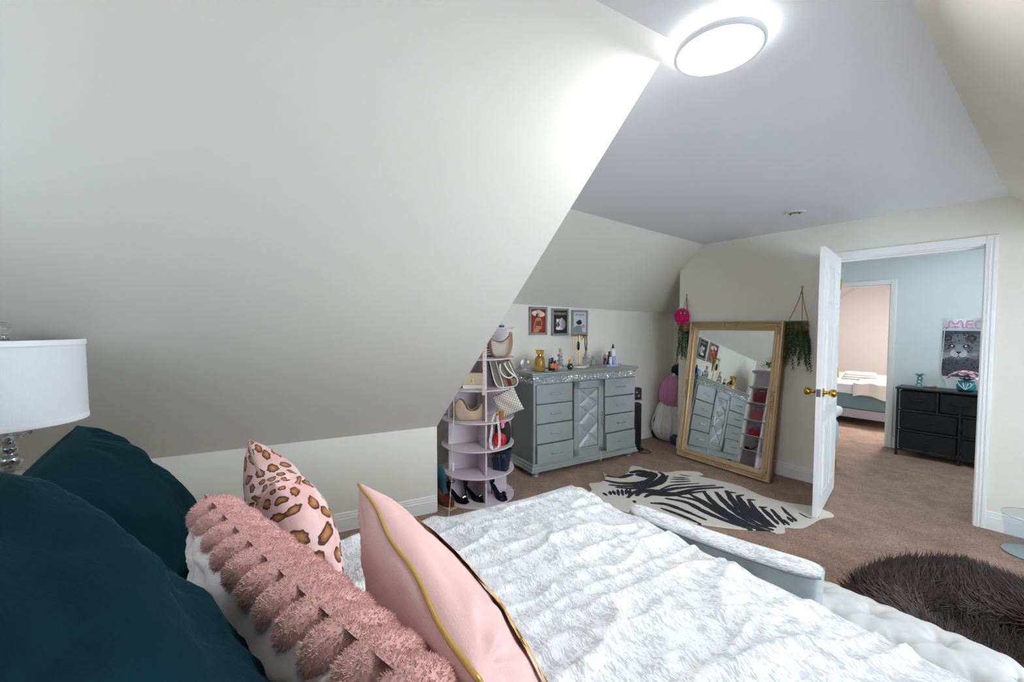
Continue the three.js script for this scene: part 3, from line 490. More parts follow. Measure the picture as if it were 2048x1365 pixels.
// ---------- nightstand and table lamp ----------
{
  const n = thing('nightstand', 'grey bedside table hidden behind the teal pillows', 'nightstand', [-2.04, 0, 0.52], rad(80));
  const m = M('#8f9597', 0.4);
  add('cabinet_body', rbox(0.44, 0.5, 0.4, 0, 0.34, 0, 0.008), m, n); add('tabletop', rbox(0.48, 0.025, 0.44, 0, 0.6025, 0, 0.006), m, n);
  for (const y of [0.22, 0.45]) { const d = add('drawer', rbox(0.4, 0.2, 0.018, 0, y, 0.205, 0.006), m, n); add('handle', rbox(0.1, 0.01, 0.014, 0, y, 0.222, 0.003), mChrome, d); }
  for (const [x, z] of [[-0.18, -0.16], [0.18, -0.16], [-0.18, 0.16], [0.18, 0.16]]) add('leg', cyl(0.022, 0.016, 0.09, x, 0.045, z), m, n);
  const l = thing('table_lamp', 'table lamp with white drum shade, crystal base and glass ball finial', 'lamp', [-2.022, 0.615, 0.507]);
  const shadeT = dataTex(256, (u, v) => 0.6 * vnoise(u * 128, v * 16, 1, 0) + 0.4 * vnoise(u * 16, v * 128, 2, 0), false, [6, 3]);
  const ms = PM('#f1f3f7', 0.9, { bumpMap: shadeT, bumpScale: 0.0004, transmission: 0.15, thickness: 0 });
  const y0 = 0.485, y1 = 0.757, r0 = 0.183, r1 = 0.181;
  add('lamp_shade', lathe([[r0, y0], [r1, y1], [r1 - 0.003, y1], [r0 - 0.003, y0], [r0, y0]], 96), ms, l);
  for (const y of [y0, y1 - 0.018]) add('shade_band', lathe([[r0 + 0.0012, y], [r0 + 0.0018, y + 0.002], [r0 + 0.0012 - (y > 0.6 ? 0.0014 : 0), y + 0.018], [r0 - 0.001, y + 0.018]], 96), M('#eceef2', 0.85), l);
  add('harp_ring', [tube([[-0.18, y1 - 0.008, 0], [0, y1 - 0.006, 0], [0.18, y1 - 0.008, 0]], 0.002, 10, 6), tube([[0, y1 - 0.008, -0.18], [0, y1 - 0.006, 0], [0, y1 - 0.008, 0.18]], 0.002, 10, 6), cyl(0.006, 0.006, 0.3, 0, y1 - 0.155, 0)], mChrome, l);
  add('finial_stem', lathe([[0, y1], [0.014, y1], [0.012, y1 + 0.006], [0.006, y1 + 0.01], [0.011, y1 + 0.017], [0, y1 + 0.017]], 20), mChrome, l);
  add('finial_ball', sph(0.021, 0, y1 + 0.036, 0, 24), mGlass, l);
  add('socket', [lathe([[0, 0.4], [0.014, 0.4], [0.016, 0.43], [0.016, 0.47], [0, 0.47]], 20)], mChrome, l);
  add('bulb', lathe([[0, 0.56], [0.02, 0.55], [0.03, 0.53], [0.026, 0.505], [0.014, 0.48], [0, 0.475]], 24), M('#f2f2f0', 0.4), l);
  add('crystal_dish', lathe([[0.012, 0.425], [0.03, 0.43], [0.05, 0.445], [0.052, 0.453], [0.03, 0.45], [0.012, 0.45]], 8), mGlass, l);
  add('metal_collar', lathe([[0.012, 0.34], [0.02, 0.345], [0.03, 0.36], [0.03, 0.372], [0.02, 0.385], [0.014, 0.39], [0.022, 0.4], [0.022, 0.408], [0.012, 0.425]], 28), mChrome, l);
  add('crystal_ball', new THREE.IcosahedronGeometry(0.048, 1).translate(0, 0.295, 0), mGlass, l);
  add('lower_collar', lathe([[0.014, 0.2], [0.024, 0.21], [0.03, 0.23], [0.02, 0.248], [0.014, 0.25]], 24), mChrome, l);
  add('crystal_column', lathe([[0.018, 0.06], [0.034, 0.09], [0.038, 0.14], [0.026, 0.2], [0.014, 0.21]], 8), mGlass, l);
  add('lamp_base', lathe([[0, 0], [0.085, 0], [0.085, 0.014], [0.06, 0.024], [0.03, 0.04], [0.02, 0.06], [0, 0.06]], 40), mChrome, l);
}
// ---------- dresser ----------
const mSilver = M('#a3a9a7', 0.36, { metalness: 0.35 });
const mSilverDark = M('#9ca2a0', 0.4, { metalness: 0.35 });
const mCrystal = M('#e3e7ea', 0.12, { metalness: 0.9 });
const DRESS = V(-2.923, 0, -3.066), dTurn = rad(82.1);
{
  const d = thing('dresser', 'silver grey dresser with eight drawers and tufted centre door', 'dresser', [DRESS.x, 0, DRESS.z], dTurn);
  const W = 1.29, D = 0.4, y0 = 0.125, y1 = 0.868;
  add('cabinet_body', [box(W, 0.81, D - 0.02, 0, 0.055 + 0.405, -0.01), box(0.03, 0.8, D, -W / 2 + 0.015, 0.47, 0), box(0.03, 0.8, D, W / 2 - 0.015, 0.47, 0)], mSilverDark, d);
  add('plinth', [rbox(W + 0.03, 0.028, D + 0.025, 0, 0.115, 0.0, 0.008), rbox(W + 0.05, 0.03, D + 0.04, 0, 0.087, 0, 0.01), rbox(W + 0.07, 0.022, D + 0.05, 0, 0.064, 0, 0.006)], mSilver, d);
  add('top', [rbox(W + 0.06, 0.018, D + 0.05, 0, 0.966, 0, 0.006), rbox(W + 0.035, 0.022, D + 0.03, 0, 0.946, 0, 0.008)], mSilver, d);
  add('frieze', box(W + 0.005, 0.07, D + 0.004, 0, 0.903, 0), mSilver, d);
  // band of crushed glass: hundreds of tiny faceted chips
  {
    const R = rng(12), g = [], chip = new THREE.OctahedronGeometry(0.007, 0);
    for (let i = 0; i < 900; i++) { const c = chip.clone(); c.scale(0.5 + R(), 0.5 + R(), 0.6); c.rotateX(R() * 3); c.rotateY(R() * 3); c.rotateZ(R() * 3); c.translate((R() - 0.5) * W, 0.905 + (R() - 0.5) * 0.052, D / 2 + 0.003); g.push(c); }
    for (let i = 0; i < 280; i++) { const c = chip.clone(); c.rotateX(R() * 3); c.rotateY(R() * 3); c.translate((R() < 0.5 ? -1 : 1) * (W / 2 + 0.003), 0.905 + (R() - 0.5) * 0.052, (R() - 0.5) * D); g.push(c); }
    const m = add('crystal_band', g, mCrystal, d); m.userData.kind = 'stuff';
  }
  for (const [x, z] of [[-0.6, 0.16], [0.6, 0.16], [-0.6, -0.16], [0.6, -0.16]]) add('bun_foot', lathe([[0, 0], [0.028, 0], [0.03, 0.006], [0.022, 0.012], [0.03, 0.02], [0.038, 0.032], [0.036, 0.043], [0.026, 0.052], [0, 0.054]], 24, x, 0, z), mSilver, d);
  const pull = (len) => { const g = cyl(0.0055, 0.0055, len, 0, 0, 0.024, 8); const a = g.rotateZ(Math.PI / 2); const out = [a]; for (let i = 0; i < 9; i++) out.push(new THREE.OctahedronGeometry(0.0065, 0).translate((i - 4) * len / 9.5, 0, 0.024)); for (const s of [-1, 1]) out.push(box(0.012, 0.012, 0.028, s * len * 0.47, 0, 0.013)); return merge(out); };
  const rows = 4, rh = (y1 - y0) / rows;
  const out = { L: [0, 0, 0.006, 0.018], R: [0, 0.002, 0.006, 0.026] }, tilt = { L: [0, 0, 0, -0.012], R: [0, 0, 0.006, 0.03] };
  for (const [side, x0, x1] of [['L', -0.625, -0.2], ['R', 0.205, 0.625]]) for (let r = 0; r < rows; r++) {
    const w = x1 - x0 - 0.008, h = rh - 0.008, y = y1 - rh * (r + 0.5), s = new THREE.Shape(); s.moveTo(-w / 2, -h / 2); s.lineTo(w / 2, -h / 2); s.lineTo(w / 2, h / 2); s.lineTo(-w / 2, h / 2); s.closePath();
    const g = merge([rbox(w, h, 0.02, 0, 0, 0.006, 0.007, 3), box(w - 0.03, h - 0.03, 0.1, 0, 0, -0.05)]);
    const m = add('drawer', g, mSilver, d); m.position.set((x0 + x1) / 2, y, D / 2 + out[side][r]); m.rotation.y = tilt[side][r]; m.rotation.z = r === 3 ? 0.006 : 0;
    add('handle', pull(0.115), mCrystal, m).position.set(0, 0, 0.014);
  }
  // centre door: frame, bevel and a padded panel stitched in crossing lines
  {
    const x0 = -0.19, x1 = 0.19, w = x1 - x0 - 0.008, h = y1 - y0 - 0.006, m = add('door', merge([box(0.06, h, 0.018, -w / 2 + 0.03, 0, 0), box(0.06, h, 0.018, w / 2 - 0.03, 0, 0), box(w, 0.07, 0.018, 0, h / 2 - 0.035, 0), box(w, 0.07, 0.018, 0, -h / 2 + 0.035, 0)]), mSilver, d);
    m.position.set((x0 + x1) / 2, (y0 + y1) / 2, D / 2 + 0.006);
    const pw = w - 0.12, ph = h - 0.14;
    add('bevel', [[0, ph / 2 + 0.004, pw + 0.02, 0.018, 1], [0, -ph / 2 - 0.004, pw + 0.02, 0.018, 1], [-pw / 2 - 0.004, 0, 0.018, ph, 0], [pw / 2 + 0.004, 0, 0.018, ph, 0]].map(([x, y, a, b, f]) => { const g = new THREE.CylinderGeometry(0.011, 0.011, f ? a : b, 4); if (f) g.rotateZ(Math.PI / 2); return g.translate(x, y, 0.006); }), mSilver, m);
    const nodes = [[-0.5, 0.48, 0, 0.345], [0.5, 0.48, 0, 0.345], [0, 0.345, -0.5, 0.215], [0, 0.345, 0.5, 0.215], [-0.5, 0.215, 0, 0.08], [0.5, 0.215, 0, 0.08], [0, 0.08, -0.5, -0.09], [0, 0.08, 0.5, -0.09], [-0.5, -0.09, 0, -0.265], [0.5, -0.09, 0, -0.265], [0, -0.265, -0.5, -0.46], [0, -0.265, 0.5, -0.46]].map((q) => [q[0] * pw, q[1] * ph, q[2] * pw, q[3] * ph]);
    const dist = (x, y) => { let b = 9; for (const [ax, ay, bx, by] of nodes) { const dx = bx - ax, dy = by - ay, t = clamp(((x - ax) * dx + (y - ay) * dy) / (dx * dx + dy * dy)); b = Math.min(b, Math.hypot(x - ax - t * dx, y - ay - t * dy)); } return b; };
    add('tufted_panel', gridGeo(60, 130, (u, v) => { const x = (u - 0.5) * pw, y = (v - 0.5) * ph, k = dist(x, y), e = Math.min(pw / 2 - Math.abs(x), ph / 2 - Math.abs(y)); return [x, y, -0.006 + 0.017 * (1 - Math.exp(-k / 0.016)) * smooth(0, 0.02, e + 0.004), u, v]; }), M('#a4a9a8', 0.45, { metalness: 0.3 }), m);
    const hg = pull(0.13); hg.rotateZ(Math.PI / 2); add('handle', hg, mCrystal, m).position.set(w / 2 - 0.022, -0.02, 0.008);
  }
  add('zip_tie', tube([[0.155, 0.14, D / 2 + 0.012], [0.152, 0.1, D / 2 + 0.03], [0.158, 0.06, D / 2 + 0.028], [0.15, 0.035, D / 2 + 0.02]], 0.0025, 20, 6), mWhite, d);
}
const DX = (x, z, y = 0.9755) => { const c = Math.cos(dTurn), s = Math.sin(dTurn); return [DRESS.x + x * c + z * s, y, DRESS.z - x * s + z * c]; };
// ---------- things on the dresser ----------
const gAmber = PM('#e0b45c', 0.08, { transmission: 0.75, thickness: 0.01, ior: 1.45 });
const gClear = PM('#f2e9ea', 0.05, { transmission: 0.85, thickness: 0.006, ior: 1.4 });
{
  const tray = thing('vanity_tray', 'small round mirrored tray at the left end of dresser top', 'tray', DX(-0.42, 0.06));
  add('tray_plate', lathe([[0, 0], [0.13, 0], [0.135, 0.004], [0.135, 0.01], [0.13, 0.01], [0.128, 0.005], [0, 0.005]], 40), M('#8c9698', 0.1, { metalness: 0.9 }), tray);
  // ribbed gold bottle
  const gb = thing('perfume_bottle', 'large ribbed gold perfume bottle with square gold cap on tray', 'bottle', DX(-0.475, 0.045, 0.981), dTurn);
  add('bottle_body', gridGeo(72, 26, (u, v) => { const a = u * Math.PI * 2, y = v * 0.135, r0 = 0.048 * Math.pow(clamp(1 - Math.pow((v - 0.32) / 0.74, 4)), 0.5) * (v < 0.02 ? 0.9 : 1), r = r0 * (1 + 0.05 * Math.abs(Math.sin(a * 10))); return [r * Math.cos(a), y, r * Math.sin(a)]; }, true), gAmber, gb);
  add('neck', cyl(0.022, 0.022, 0.03, 0, 0.142, 0), mGold, gb); add('cap', [rbox(0.056, 0.035, 0.056, 0, 0.172, 0, 0.004), rbox(0.066, 0.008, 0.066, 0, 0.192, 0, 0.002)], mGold, gb);
  const am = thing('amber_bottle', 'small dark bottle with orange label on tray, next to ribbed gold bottle', 'bottle', DX(-0.36, 0.09, 0.981), dTurn);
  add('bottle_body', lathe([[0, 0], [0.024, 0], [0.025, 0.004], [0.025, 0.07], [0.018, 0.08], [0.011, 0.084], [0.011, 0.09], [0, 0.09]], 28), M('#3a1d12', 0.15), am);
  add('bottle_label', new THREE.CylinderGeometry(0.0254, 0.0254, 0.042, 28, 1, true).translate(0, 0.04, 0), M('#d58a30', 0.5), am); add('cap', cyl(0.013, 0.013, 0.03, 0, 0.104, 0), mBlack, am);
  const pu = thing('pump_bottle', 'clear pump bottle with white nozzle behind the dark bottle', 'bottle', DX(-0.405, -0.01, 0.981), dTurn);
  add('bottle_body', lathe([[0, 0], [0.02, 0], [0.02, 0.075], [0.01, 0.085], [0, 0.085]], 24), gClear, pu); add('pump', [cyl(0.01, 0.01, 0.02, 0, 0.095, 0), cyl(0.004, 0.004, 0.03, 0, 0.115, 0), rbox(0.014, 0.008, 0.034, 0, 0.13, 0.008, 0.003)], mWhite, pu);
  const or = thing('orange_bottle', 'short orange bottle with blue cap at the tray edge', 'bottle', DX(-0.315, 0.075, 0.981), dTurn);
  add('bottle_body', lathe([[0, 0], [0.019, 0], [0.02, 0.003], [0.02, 0.055], [0.013, 0.062], [0, 0.062]], 24), M('#d96a4f', 0.35), or); add('cap', cyl(0.011, 0.013, 0.026, 0, 0.075, 0), M('#2b3170', 0.4), or);
  const pv = thing('purple_tube', 'slim purple tube standing behind the orange bottle', 'tube', DX(-0.335, 0.01, 0.981), dTurn);
  add('tube_body', lathe([[0, 0], [0.013, 0], [0.013, 0.07], [0.009, 0.075], [0, 0.075]], 20), M('#6d5fae', 0.4), pv); add('cap', cyl(0.008, 0.008, 0.03, 0, 0.09, 0), M('#4d3f8e', 0.4), pv);
  const rw = thing('round_mirror', 'round white vanity mirror partly hidden behind bag, left end of dresser', 'mirror', DX(-0.565, -0.08), dTurn);
  { const g = lathe([[0, -0.006], [0.05, -0.006], [0.052, 0], [0.05, 0.006], [0, 0.006]], 36); g.rotateX(Math.PI / 2); g.translate(0, 0.062, 0); add('mirror_disc', g, M('#c7cfd6', 0.15, { metalness: 0.6 }), rw); add('foot', lathe([[0, 0], [0.03, 0], [0.028, 0.006], [0.008, 0.012], [0, 0.014]], 24), mWhite, rw); }
}
function bubbleBottle(label, x, z, s) {
  const b = thing('glass_bottle', label, 'bottle', DX(x, z), dTurn, 'knobbly pink glass bottles on the dresser');
  const g = [[0, 0.028, 0.034], [0, 0.075, 0.028], [0, 0.115, 0.023], [0, 0.15, 0.018]].map(([q, y, r]) => { const k = sph(r, 0, y, 0, 20); return k.scale(1, 0.95, 1); });
  const R = rng(9 + s); for (let i = 0; i < 26; i++) { const a = R() * 6.28, t = R(), r = mix(0.031, 0.018, t); g.push(sph(0.011, r * Math.cos(a), 0.02 + t * 0.13, r * Math.sin(a), 10)); }
  add('bottle_body', g, gClear, b); add('cork', lathe([[0, 0.165], [0.013, 0.165], [0.015, 0.19], [0.016, 0.2], [0.012, 0.206], [0, 0.206]], 20), M('#d6b078', 0.6), b);
  return b;
}
bubbleBottle('knobbly clear pink glass bottle with cork, between dark bottle and jewelry stand', -0.2, 0.0, 1);
bubbleBottle('knobbly clear pink glass bottle with cork, right of the jewelry stand', 0.14, 0.0, 2);
{
  const f = thing('flower_perfume', 'small black flower-shaped perfume bottle with gold atomizer', 'bottle', DX(-0.155, 0.1), dTurn);
  const g = [sph(0.022, 0, 0.028, 0, 18)]; for (let i = 0; i < 6; i++) { const a = i / 6 * 6.283; g.push(sph(0.015, 0.021 * Math.cos(a), 0.028 + 0.021 * Math.sin(a), 0.006, 12)); }
  add('bottle_body', g, M('#22272a', 0.12), f); add('petal_centre', sph(0.01, 0, 0.03, 0.022, 12), mCrystal, f); add('atomizer', [cyl(0.009, 0.009, 0.03, 0, 0.068, 0), sph(0.012, 0, 0.09, 0, 14), cyl(0.003, 0.005, 0.03, 0, 0.112, 0)], mGold, f);
  const j = thing('jewelry_stand', 'gold T-bar jewelry stand on round marble base with hanging necklaces', 'jewelry stand', DX(0.02, 0.03), dTurn);
  add('marble_base', lathe([[0, 0], [0.07, 0], [0.073, 0.004], [0.073, 0.02], [0.07, 0.024], [0, 0.024]], 40), M('#e2ddd8', 0.25), j);
  add('stand_pole', [cyl(0.006, 0.006, 0.32, 0, 0.184, 0), lathe([[0.006, 0.024], [0.02, 0.024], [0.014, 0.03], [0.006, 0.036]], 20)], mGold, j);
  add('crossbar', [tube([[-0.085, 0.335, 0], [0, 0.345, 0], [0.09, 0.335, 0]], 0.006, 20, 8), sph(0.01, -0.087, 0.335, 0), sph(0.01, 0.092, 0.335, 0), tube([[0, 0.335, -0.06], [0, 0.345, 0], [0, 0.335, 0.06]], 0.005, 16, 8)], mGold, j);
  const chain = (n, x, z, len, m, r = 0.0016) => add(n, tube([[x - 0.01, 0.342, z], [x - 0.012, 0.342 - len * 0.6, z + 0.006], [x, 0.342 - len, z + 0.008], [x + 0.012, 0.342 - len * 0.6, z + 0.006], [x + 0.01, 0.342, z]], r, 30, 6), m, j);
  chain('necklace', -0.075, 0, 0.27, mGold); chain('necklace', -0.055, 0.02, 0.2, mGold, 0.0012); chain('necklace', 0.075, 0.01, 0.17, M('#5e5a35', 0.5), 0.006); chain('necklace', 0.03, 0, 0.05, M('#3a3330', 0.4), 0.003);
  add('tassel', [tube([[-0.022, 0.34, 0.01], [-0.024, 0.27, 0.014]], 0.0015, 6, 5), lathe([[0, 0.18], [0.012, 0.19], [0.016, 0.22], [0.012, 0.262], [0.004, 0.275], [0, 0.276]], 18, -0.024, 0, 0.014)], M('#17161a', 0.7), j);
  add('pendant', [sph(0.009, 0.075, 0.165, 0.018), sph(0.006, 0.075, 0.148, 0.018), sph(0.012, 0.05, 0.32, 0.01), sph(0.01, 0.062, 0.312, 0.012)], mGold, j);
  const q = thing('square_perfume', 'clear square perfume bottle with pale green cap', 'bottle', DX(0.285, -0.06), dTurn);
  add('bottle_body', rbox(0.062, 0.068, 0.03, 0, 0.034, 0, 0.006, 3), PM('#dfe6da', 0.05, { transmission: 0.8, thickness: 0.02, ior: 1.45 }), q); add('cap', rbox(0.03, 0.032, 0.026, 0, 0.086, 0, 0.003), M('#9aa27f', 0.35), q);
  const t2 = thing('plastic_tray', 'lilac plastic tray holding small bottles near the right end', 'tray', DX(0.4, 0.06), dTurn);
  add('tray_plate', [rbox(0.16, 0.005, 0.12, 0, 0.0025, 0, 0.002), rbox(0.16, 0.024, 0.004, 0, 0.012, 0.058, 0.002), rbox(0.16, 0.024, 0.004, 0, 0.012, -0.058, 0.002), rbox(0.004, 0.024, 0.12, -0.078, 0.012, 0, 0.002), rbox(0.004, 0.024, 0.12, 0.078, 0.012, 0, 0.002)], M('#b9b3d6', 0.35), t2);
  const bot = (name, label, x, z, r, h, col, cap, ch, cr, rough = 0.3) => { const b = thing(name, label, 'bottle', DX(x, z, 0.981), dTurn, 'small bottles in the lilac tray'); add('bottle_body', lathe([[0, 0], [r * 0.96, 0], [r, 0.003], [r, h * 0.82], [r * 0.8, h * 0.92], [cr, h * 0.96], [cr, h], [0, h]], 24), M(col, rough), b); add('cap', cyl(cr * 1.05, cr * 1.15, ch, 0, h + ch / 2, 0), M(cap, 0.4), b); return b; };
  bot('green_bottle', 'small dark green bottle with black cap in lilac tray', 0.345, 0.065, 0.017, 0.06, '#12583a', '#141414', 0.026, 0.009);
  bot('teal_jar', 'tiny turquoise jar at the front of lilac tray', 0.365, 0.1, 0.012, 0.03, '#2e8da5', '#2e8da5', 0.008, 0.01);
  bot('brown_bottle', 'small brown dropper bottle in lilac tray', 0.378, 0.04, 0.014, 0.06, '#5a2d1c', '#5a2d1c', 0.022, 0.008);
  bot('cream_bottle', 'cream bottle with dark red foot in lilac tray', 0.405, 0.08, 0.018, 0.085, '#e6dcc9', '#efe8da', 0.01, 0.012);
  bot('pink_bottle', 'tall rosy pink bottle at the back of lilac tray', 0.39, 0.01, 0.02, 0.12, '#b57f80', '#d8c9c8', 0.022, 0.01);
  bot('violet_bottle', 'tall dark violet bottle with black pump in lilac tray', 0.432, 0.03, 0.019, 0.125, '#34307e', '#111118', 0.026, 0.008);
  bot('rose_bottle', 'slim dusty rose bottle behind the violet bottle', 0.462, 0.015, 0.013, 0.12, '#8f5a5d', '#8f5a5d', 0.03, 0.009);
  { const b = thing('lotion_tube', 'light blue squeeze tube standing on its cap in lilac tray', 'tube', DX(0.452, 0.082, 0.981), dTurn); add('tube_body', gridGeo(24, 12, (u, v) => { const a = u * 6.2832, y = 0.016 + v * 0.085, f = v; return [mix(0.017, 0.022, f) * Math.cos(a), y, mix(0.017, 0.003, f) * Math.sin(a)]; }, true), M('#6ea3da', 0.35), b); add('cap', cyl(0.016, 0.017, 0.018, 0, 0.009, 0), M('#5b8fc8', 0.4), b); }
  const w = thing('lotion_bottle', 'tall white lotion bottle with black pointed cap, right end', 'bottle', DX(0.515, 0.0), dTurn);
  add('bottle_body', lathe([[0, 0], [0.027, 0], [0.029, 0.004], [0.029, 0.17], [0.024, 0.183], [0.014, 0.188], [0, 0.188]], 28), M('#e6e8e6', 0.35), w); add('cap', lathe([[0, 0.188], [0.014, 0.188], [0.013, 0.2], [0.008, 0.212], [0.006, 0.232], [0, 0.234]], 20), mBlack, w); add('print', new THREE.CylinderGeometry(0.0293, 0.0293, 0.003, 24, 1, true, -0.8, 1.6).translate(0, 0.075, 0), M('#6b7072', 0.6), w);
  const jr = thing('glass_jar', 'tiny glass jar with metal lid at the right edge of dresser', 'jar', DX(0.545, 0.07), dTurn); add('jar_body', lathe([[0, 0], [0.015, 0], [0.016, 0.02], [0, 0.021]], 20), gClear, jr); add('lid', cyl(0.016, 0.016, 0.008, 0, 0.026, 0), mChrome, jr);
}
// ---------- framed prints ----------
const printCanvas = {
  red: (c, W, H) => {
    c.fillStyle = '#8e1018'; c.fillRect(0, 0, W, H);
    const g = c; g.fillStyle = '#ead9bd'; g.beginPath(); g.ellipse(W * 0.52, H * 0.2, W * 0.46, H * 0.13, 0.12, 0, 7); g.fill(); g.fillStyle = '#d9c3a2'; g.beginPath(); g.ellipse(W * 0.55, H * 0.13, W * 0.2, H * 0.09, 0.1, 0, 7); g.fill();
    g.fillStyle = '#1b0f0d'; g.beginPath(); g.ellipse(W * 0.46, H * 0.29, W * 0.13, H * 0.11, 0, 0, 7); g.fill();
    g.fillStyle = '#c98458'; g.beginPath(); g.ellipse(W * 0.52, H * 0.27, W * 0.075, H * 0.06, 0, 0, 7); g.fill();
    g.beginPath(); g.moveTo(W * 0.38, H * 0.36); g.lineTo(W * 0.66, H * 0.36); g.lineTo(W * 0.62, H * 0.62); g.lineTo(W * 0.66, H * 0.8); g.lineTo(W * 0.5, H * 0.98); g.lineTo(W * 0.1, H * 0.98); g.lineTo(W * 0.34, H * 0.78); g.closePath(); g.fill();
    g.strokeStyle = '#c98458'; g.lineWidth = W * 0.07; g.beginPath(); g.moveTo(W * 0.66, H * 0.38); g.lineTo(W * 0.76, H * 0.6); g.lineTo(W * 0.68, H * 0.86); g.stroke(); g.beginPath(); g.moveTo(W * 0.38, H * 0.4); g.lineTo(W * 0.27, H * 0.6); g.lineTo(W * 0.2, H * 0.86); g.stroke();
    g.fillStyle = '#2b1d12'; g.fillRect(W * 0.37, H * 0.5, W * 0.27, H * 0.2); g.fillStyle = '#b48a4c'; for (let i = 0; i < 26; i++) g.fillRect(W * (0.37 + 0.26 * hash(i, 1)), H * (0.5 + 0.19 * hash(i, 2)), W * 0.03, H * 0.015);
  },
  dark: (c, W, H) => {
    c.fillStyle = '#0e1016'; c.fillRect(0, 0, W, H); c.fillStyle = '#d9cf7a'; c.font = 'bold ' + (H * 0.135 | 0) + 'px serif'; c.textAlign = 'center'; c.textBaseline = 'middle'; c.save(); c.translate(W / 2, H * 0.14); c.scale(0.92 * W / c.measureText('VERSACE').width, 1); c.fillText('VERSACE', 0, 0); c.restore();
    c.fillStyle = '#c9ccd2'; c.beginPath(); c.ellipse(W * 0.55, H * 0.6, W * 0.36, H * 0.25, 0.3, 0, 7); c.fill(); c.fillStyle = '#eceef0'; c.beginPath(); c.ellipse(W * 0.35, H * 0.78, W * 0.16, H * 0.07, 0, 0, 7); c.fill(); c.beginPath(); c.arc(W * 0.3, H * 0.42, W * 0.09, 0, 7); c.fill(); c.beginPath(); c.arc(W * 0.62, H * 0.38, W * 0.08, 0, 7); c.fill();
    c.fillStyle = '#5b2a28'; c.beginPath(); c.ellipse(W * 0.34, H * 0.62, W * 0.15, H * 0.11, 0.2, 0, 7); c.fill(); c.fillStyle = '#f0efe8'; for (const [x, y] of [[0.26, 0.55], [0.42, 0.55], [0.28, 0.7], [0.4, 0.7]]) { c.beginPath(); c.moveTo(W * x, H * y); c.lineTo(W * (x + 0.03), H * (y + (y < 0.6 ? 0.07 : -0.06))); c.lineTo(W * (x + 0.06), H * y); c.fill(); }
    c.strokeStyle = '#14161b'; c.lineWidth = W * 0.03; for (let i = 0; i < 9; i++) { c.beginPath(); c.moveTo(W * (0.55 + 0.04 * (i % 3)), H * (0.38 + i * 0.05)); c.quadraticCurveTo(W * 0.74, H * (0.36 + i * 0.05), W * 0.9, H * (0.44 + i * 0.045)); c.stroke(); }
    c.fillStyle = '#14161b'; c.beginPath(); c.arc(W * 0.42, H * 0.46, W * 0.03, 0, 7); c.fill();
  },
  light: (c, W, H) => {
    c.fillStyle = '#c9d0d8'; c.fillRect(0, 0, W, H); c.fillStyle = '#26323c'; c.font = 'bold ' + (H * 0.1 | 0) + 'px serif'; c.textAlign = 'center'; c.textBaseline = 'middle'; c.save(); c.translate(W / 2, H * 0.12); c.scale(0.74 * W / c.measureText('PRADA').width, 1); c.fillText('PRADA', 0, 0); c.restore();
    c.fillStyle = '#7f8c92'; c.beginPath(); c.moveTo(0, H); c.lineTo(0, H * 0.72); c.quadraticCurveTo(W * 0.3, H * 0.55, W * 0.62, H * 0.62); c.lineTo(W * 0.75, H); c.fill(); c.fillStyle = '#8f9aa6'; c.fillRect(0, H * 0.9, W, H * 0.1);
    c.fillStyle = '#c79a86'; c.beginPath(); c.ellipse(W * 0.78, H * 0.64, W * 0.13, H * 0.1, 0.3, 0, 7); c.fill(); c.fillStyle = '#1c1d22'; c.beginPath(); c.ellipse(W * 0.45, H * 0.48, W * 0.22, H * 0.09, 0.05, 0, 7); c.fill(); c.beginPath(); c.ellipse(W * 0.5, H * 0.4, W * 0.12, H * 0.05, 0, 0, 7); c.fill();
  },
};
function framed(label, kind, z0, w, h, yb) {
  const N = V(0.991, 0, 0.1345), x = dw(z0) + 0.004, p = thing('framed_print', label, 'picture', [x, yb, z0], rad(82.3), 'three framed prints above the dresser');
  const b = 0.022;
  add('frame', [rbox(w, b, 0.018, 0, b / 2, 0.009, 0.003), rbox(w, b, 0.018, 0, h - b / 2, 0.009, 0.003), rbox(b, h, 0.018, -w / 2 + b / 2, h / 2, 0.009, 0.003), rbox(b, h, 0.018, w / 2 - b / 2, h / 2, 0.009, 0.003), box(w - 0.01, h - 0.01, 0.006, 0, h / 2, 0.004)], M('#8f9393', 0.45, { metalness: 0.2 }), p);
  const pg = new THREE.PlaneGeometry(w - 2 * b + 0.002, h - 2 * b + 0.002); pg.translate(0, h / 2, 0.0085);
  add('print', pg, M('#ffffff', 0.5, { map: canvasTex(256, 384, printCanvas[kind]) }), p);
  return p;
}
framed('grey framed print of a figure in a wide hat on red', 'red', -2.78, 0.222, 0.29, 1.315);
framed('grey framed black print with roaring white tiger and yellow title', 'dark', -3.06, 0.222, 0.288, 1.306);
framed('grey framed pale print with dark title and grey coat', 'light', -3.325, 0.222, 0.288, 1.293);
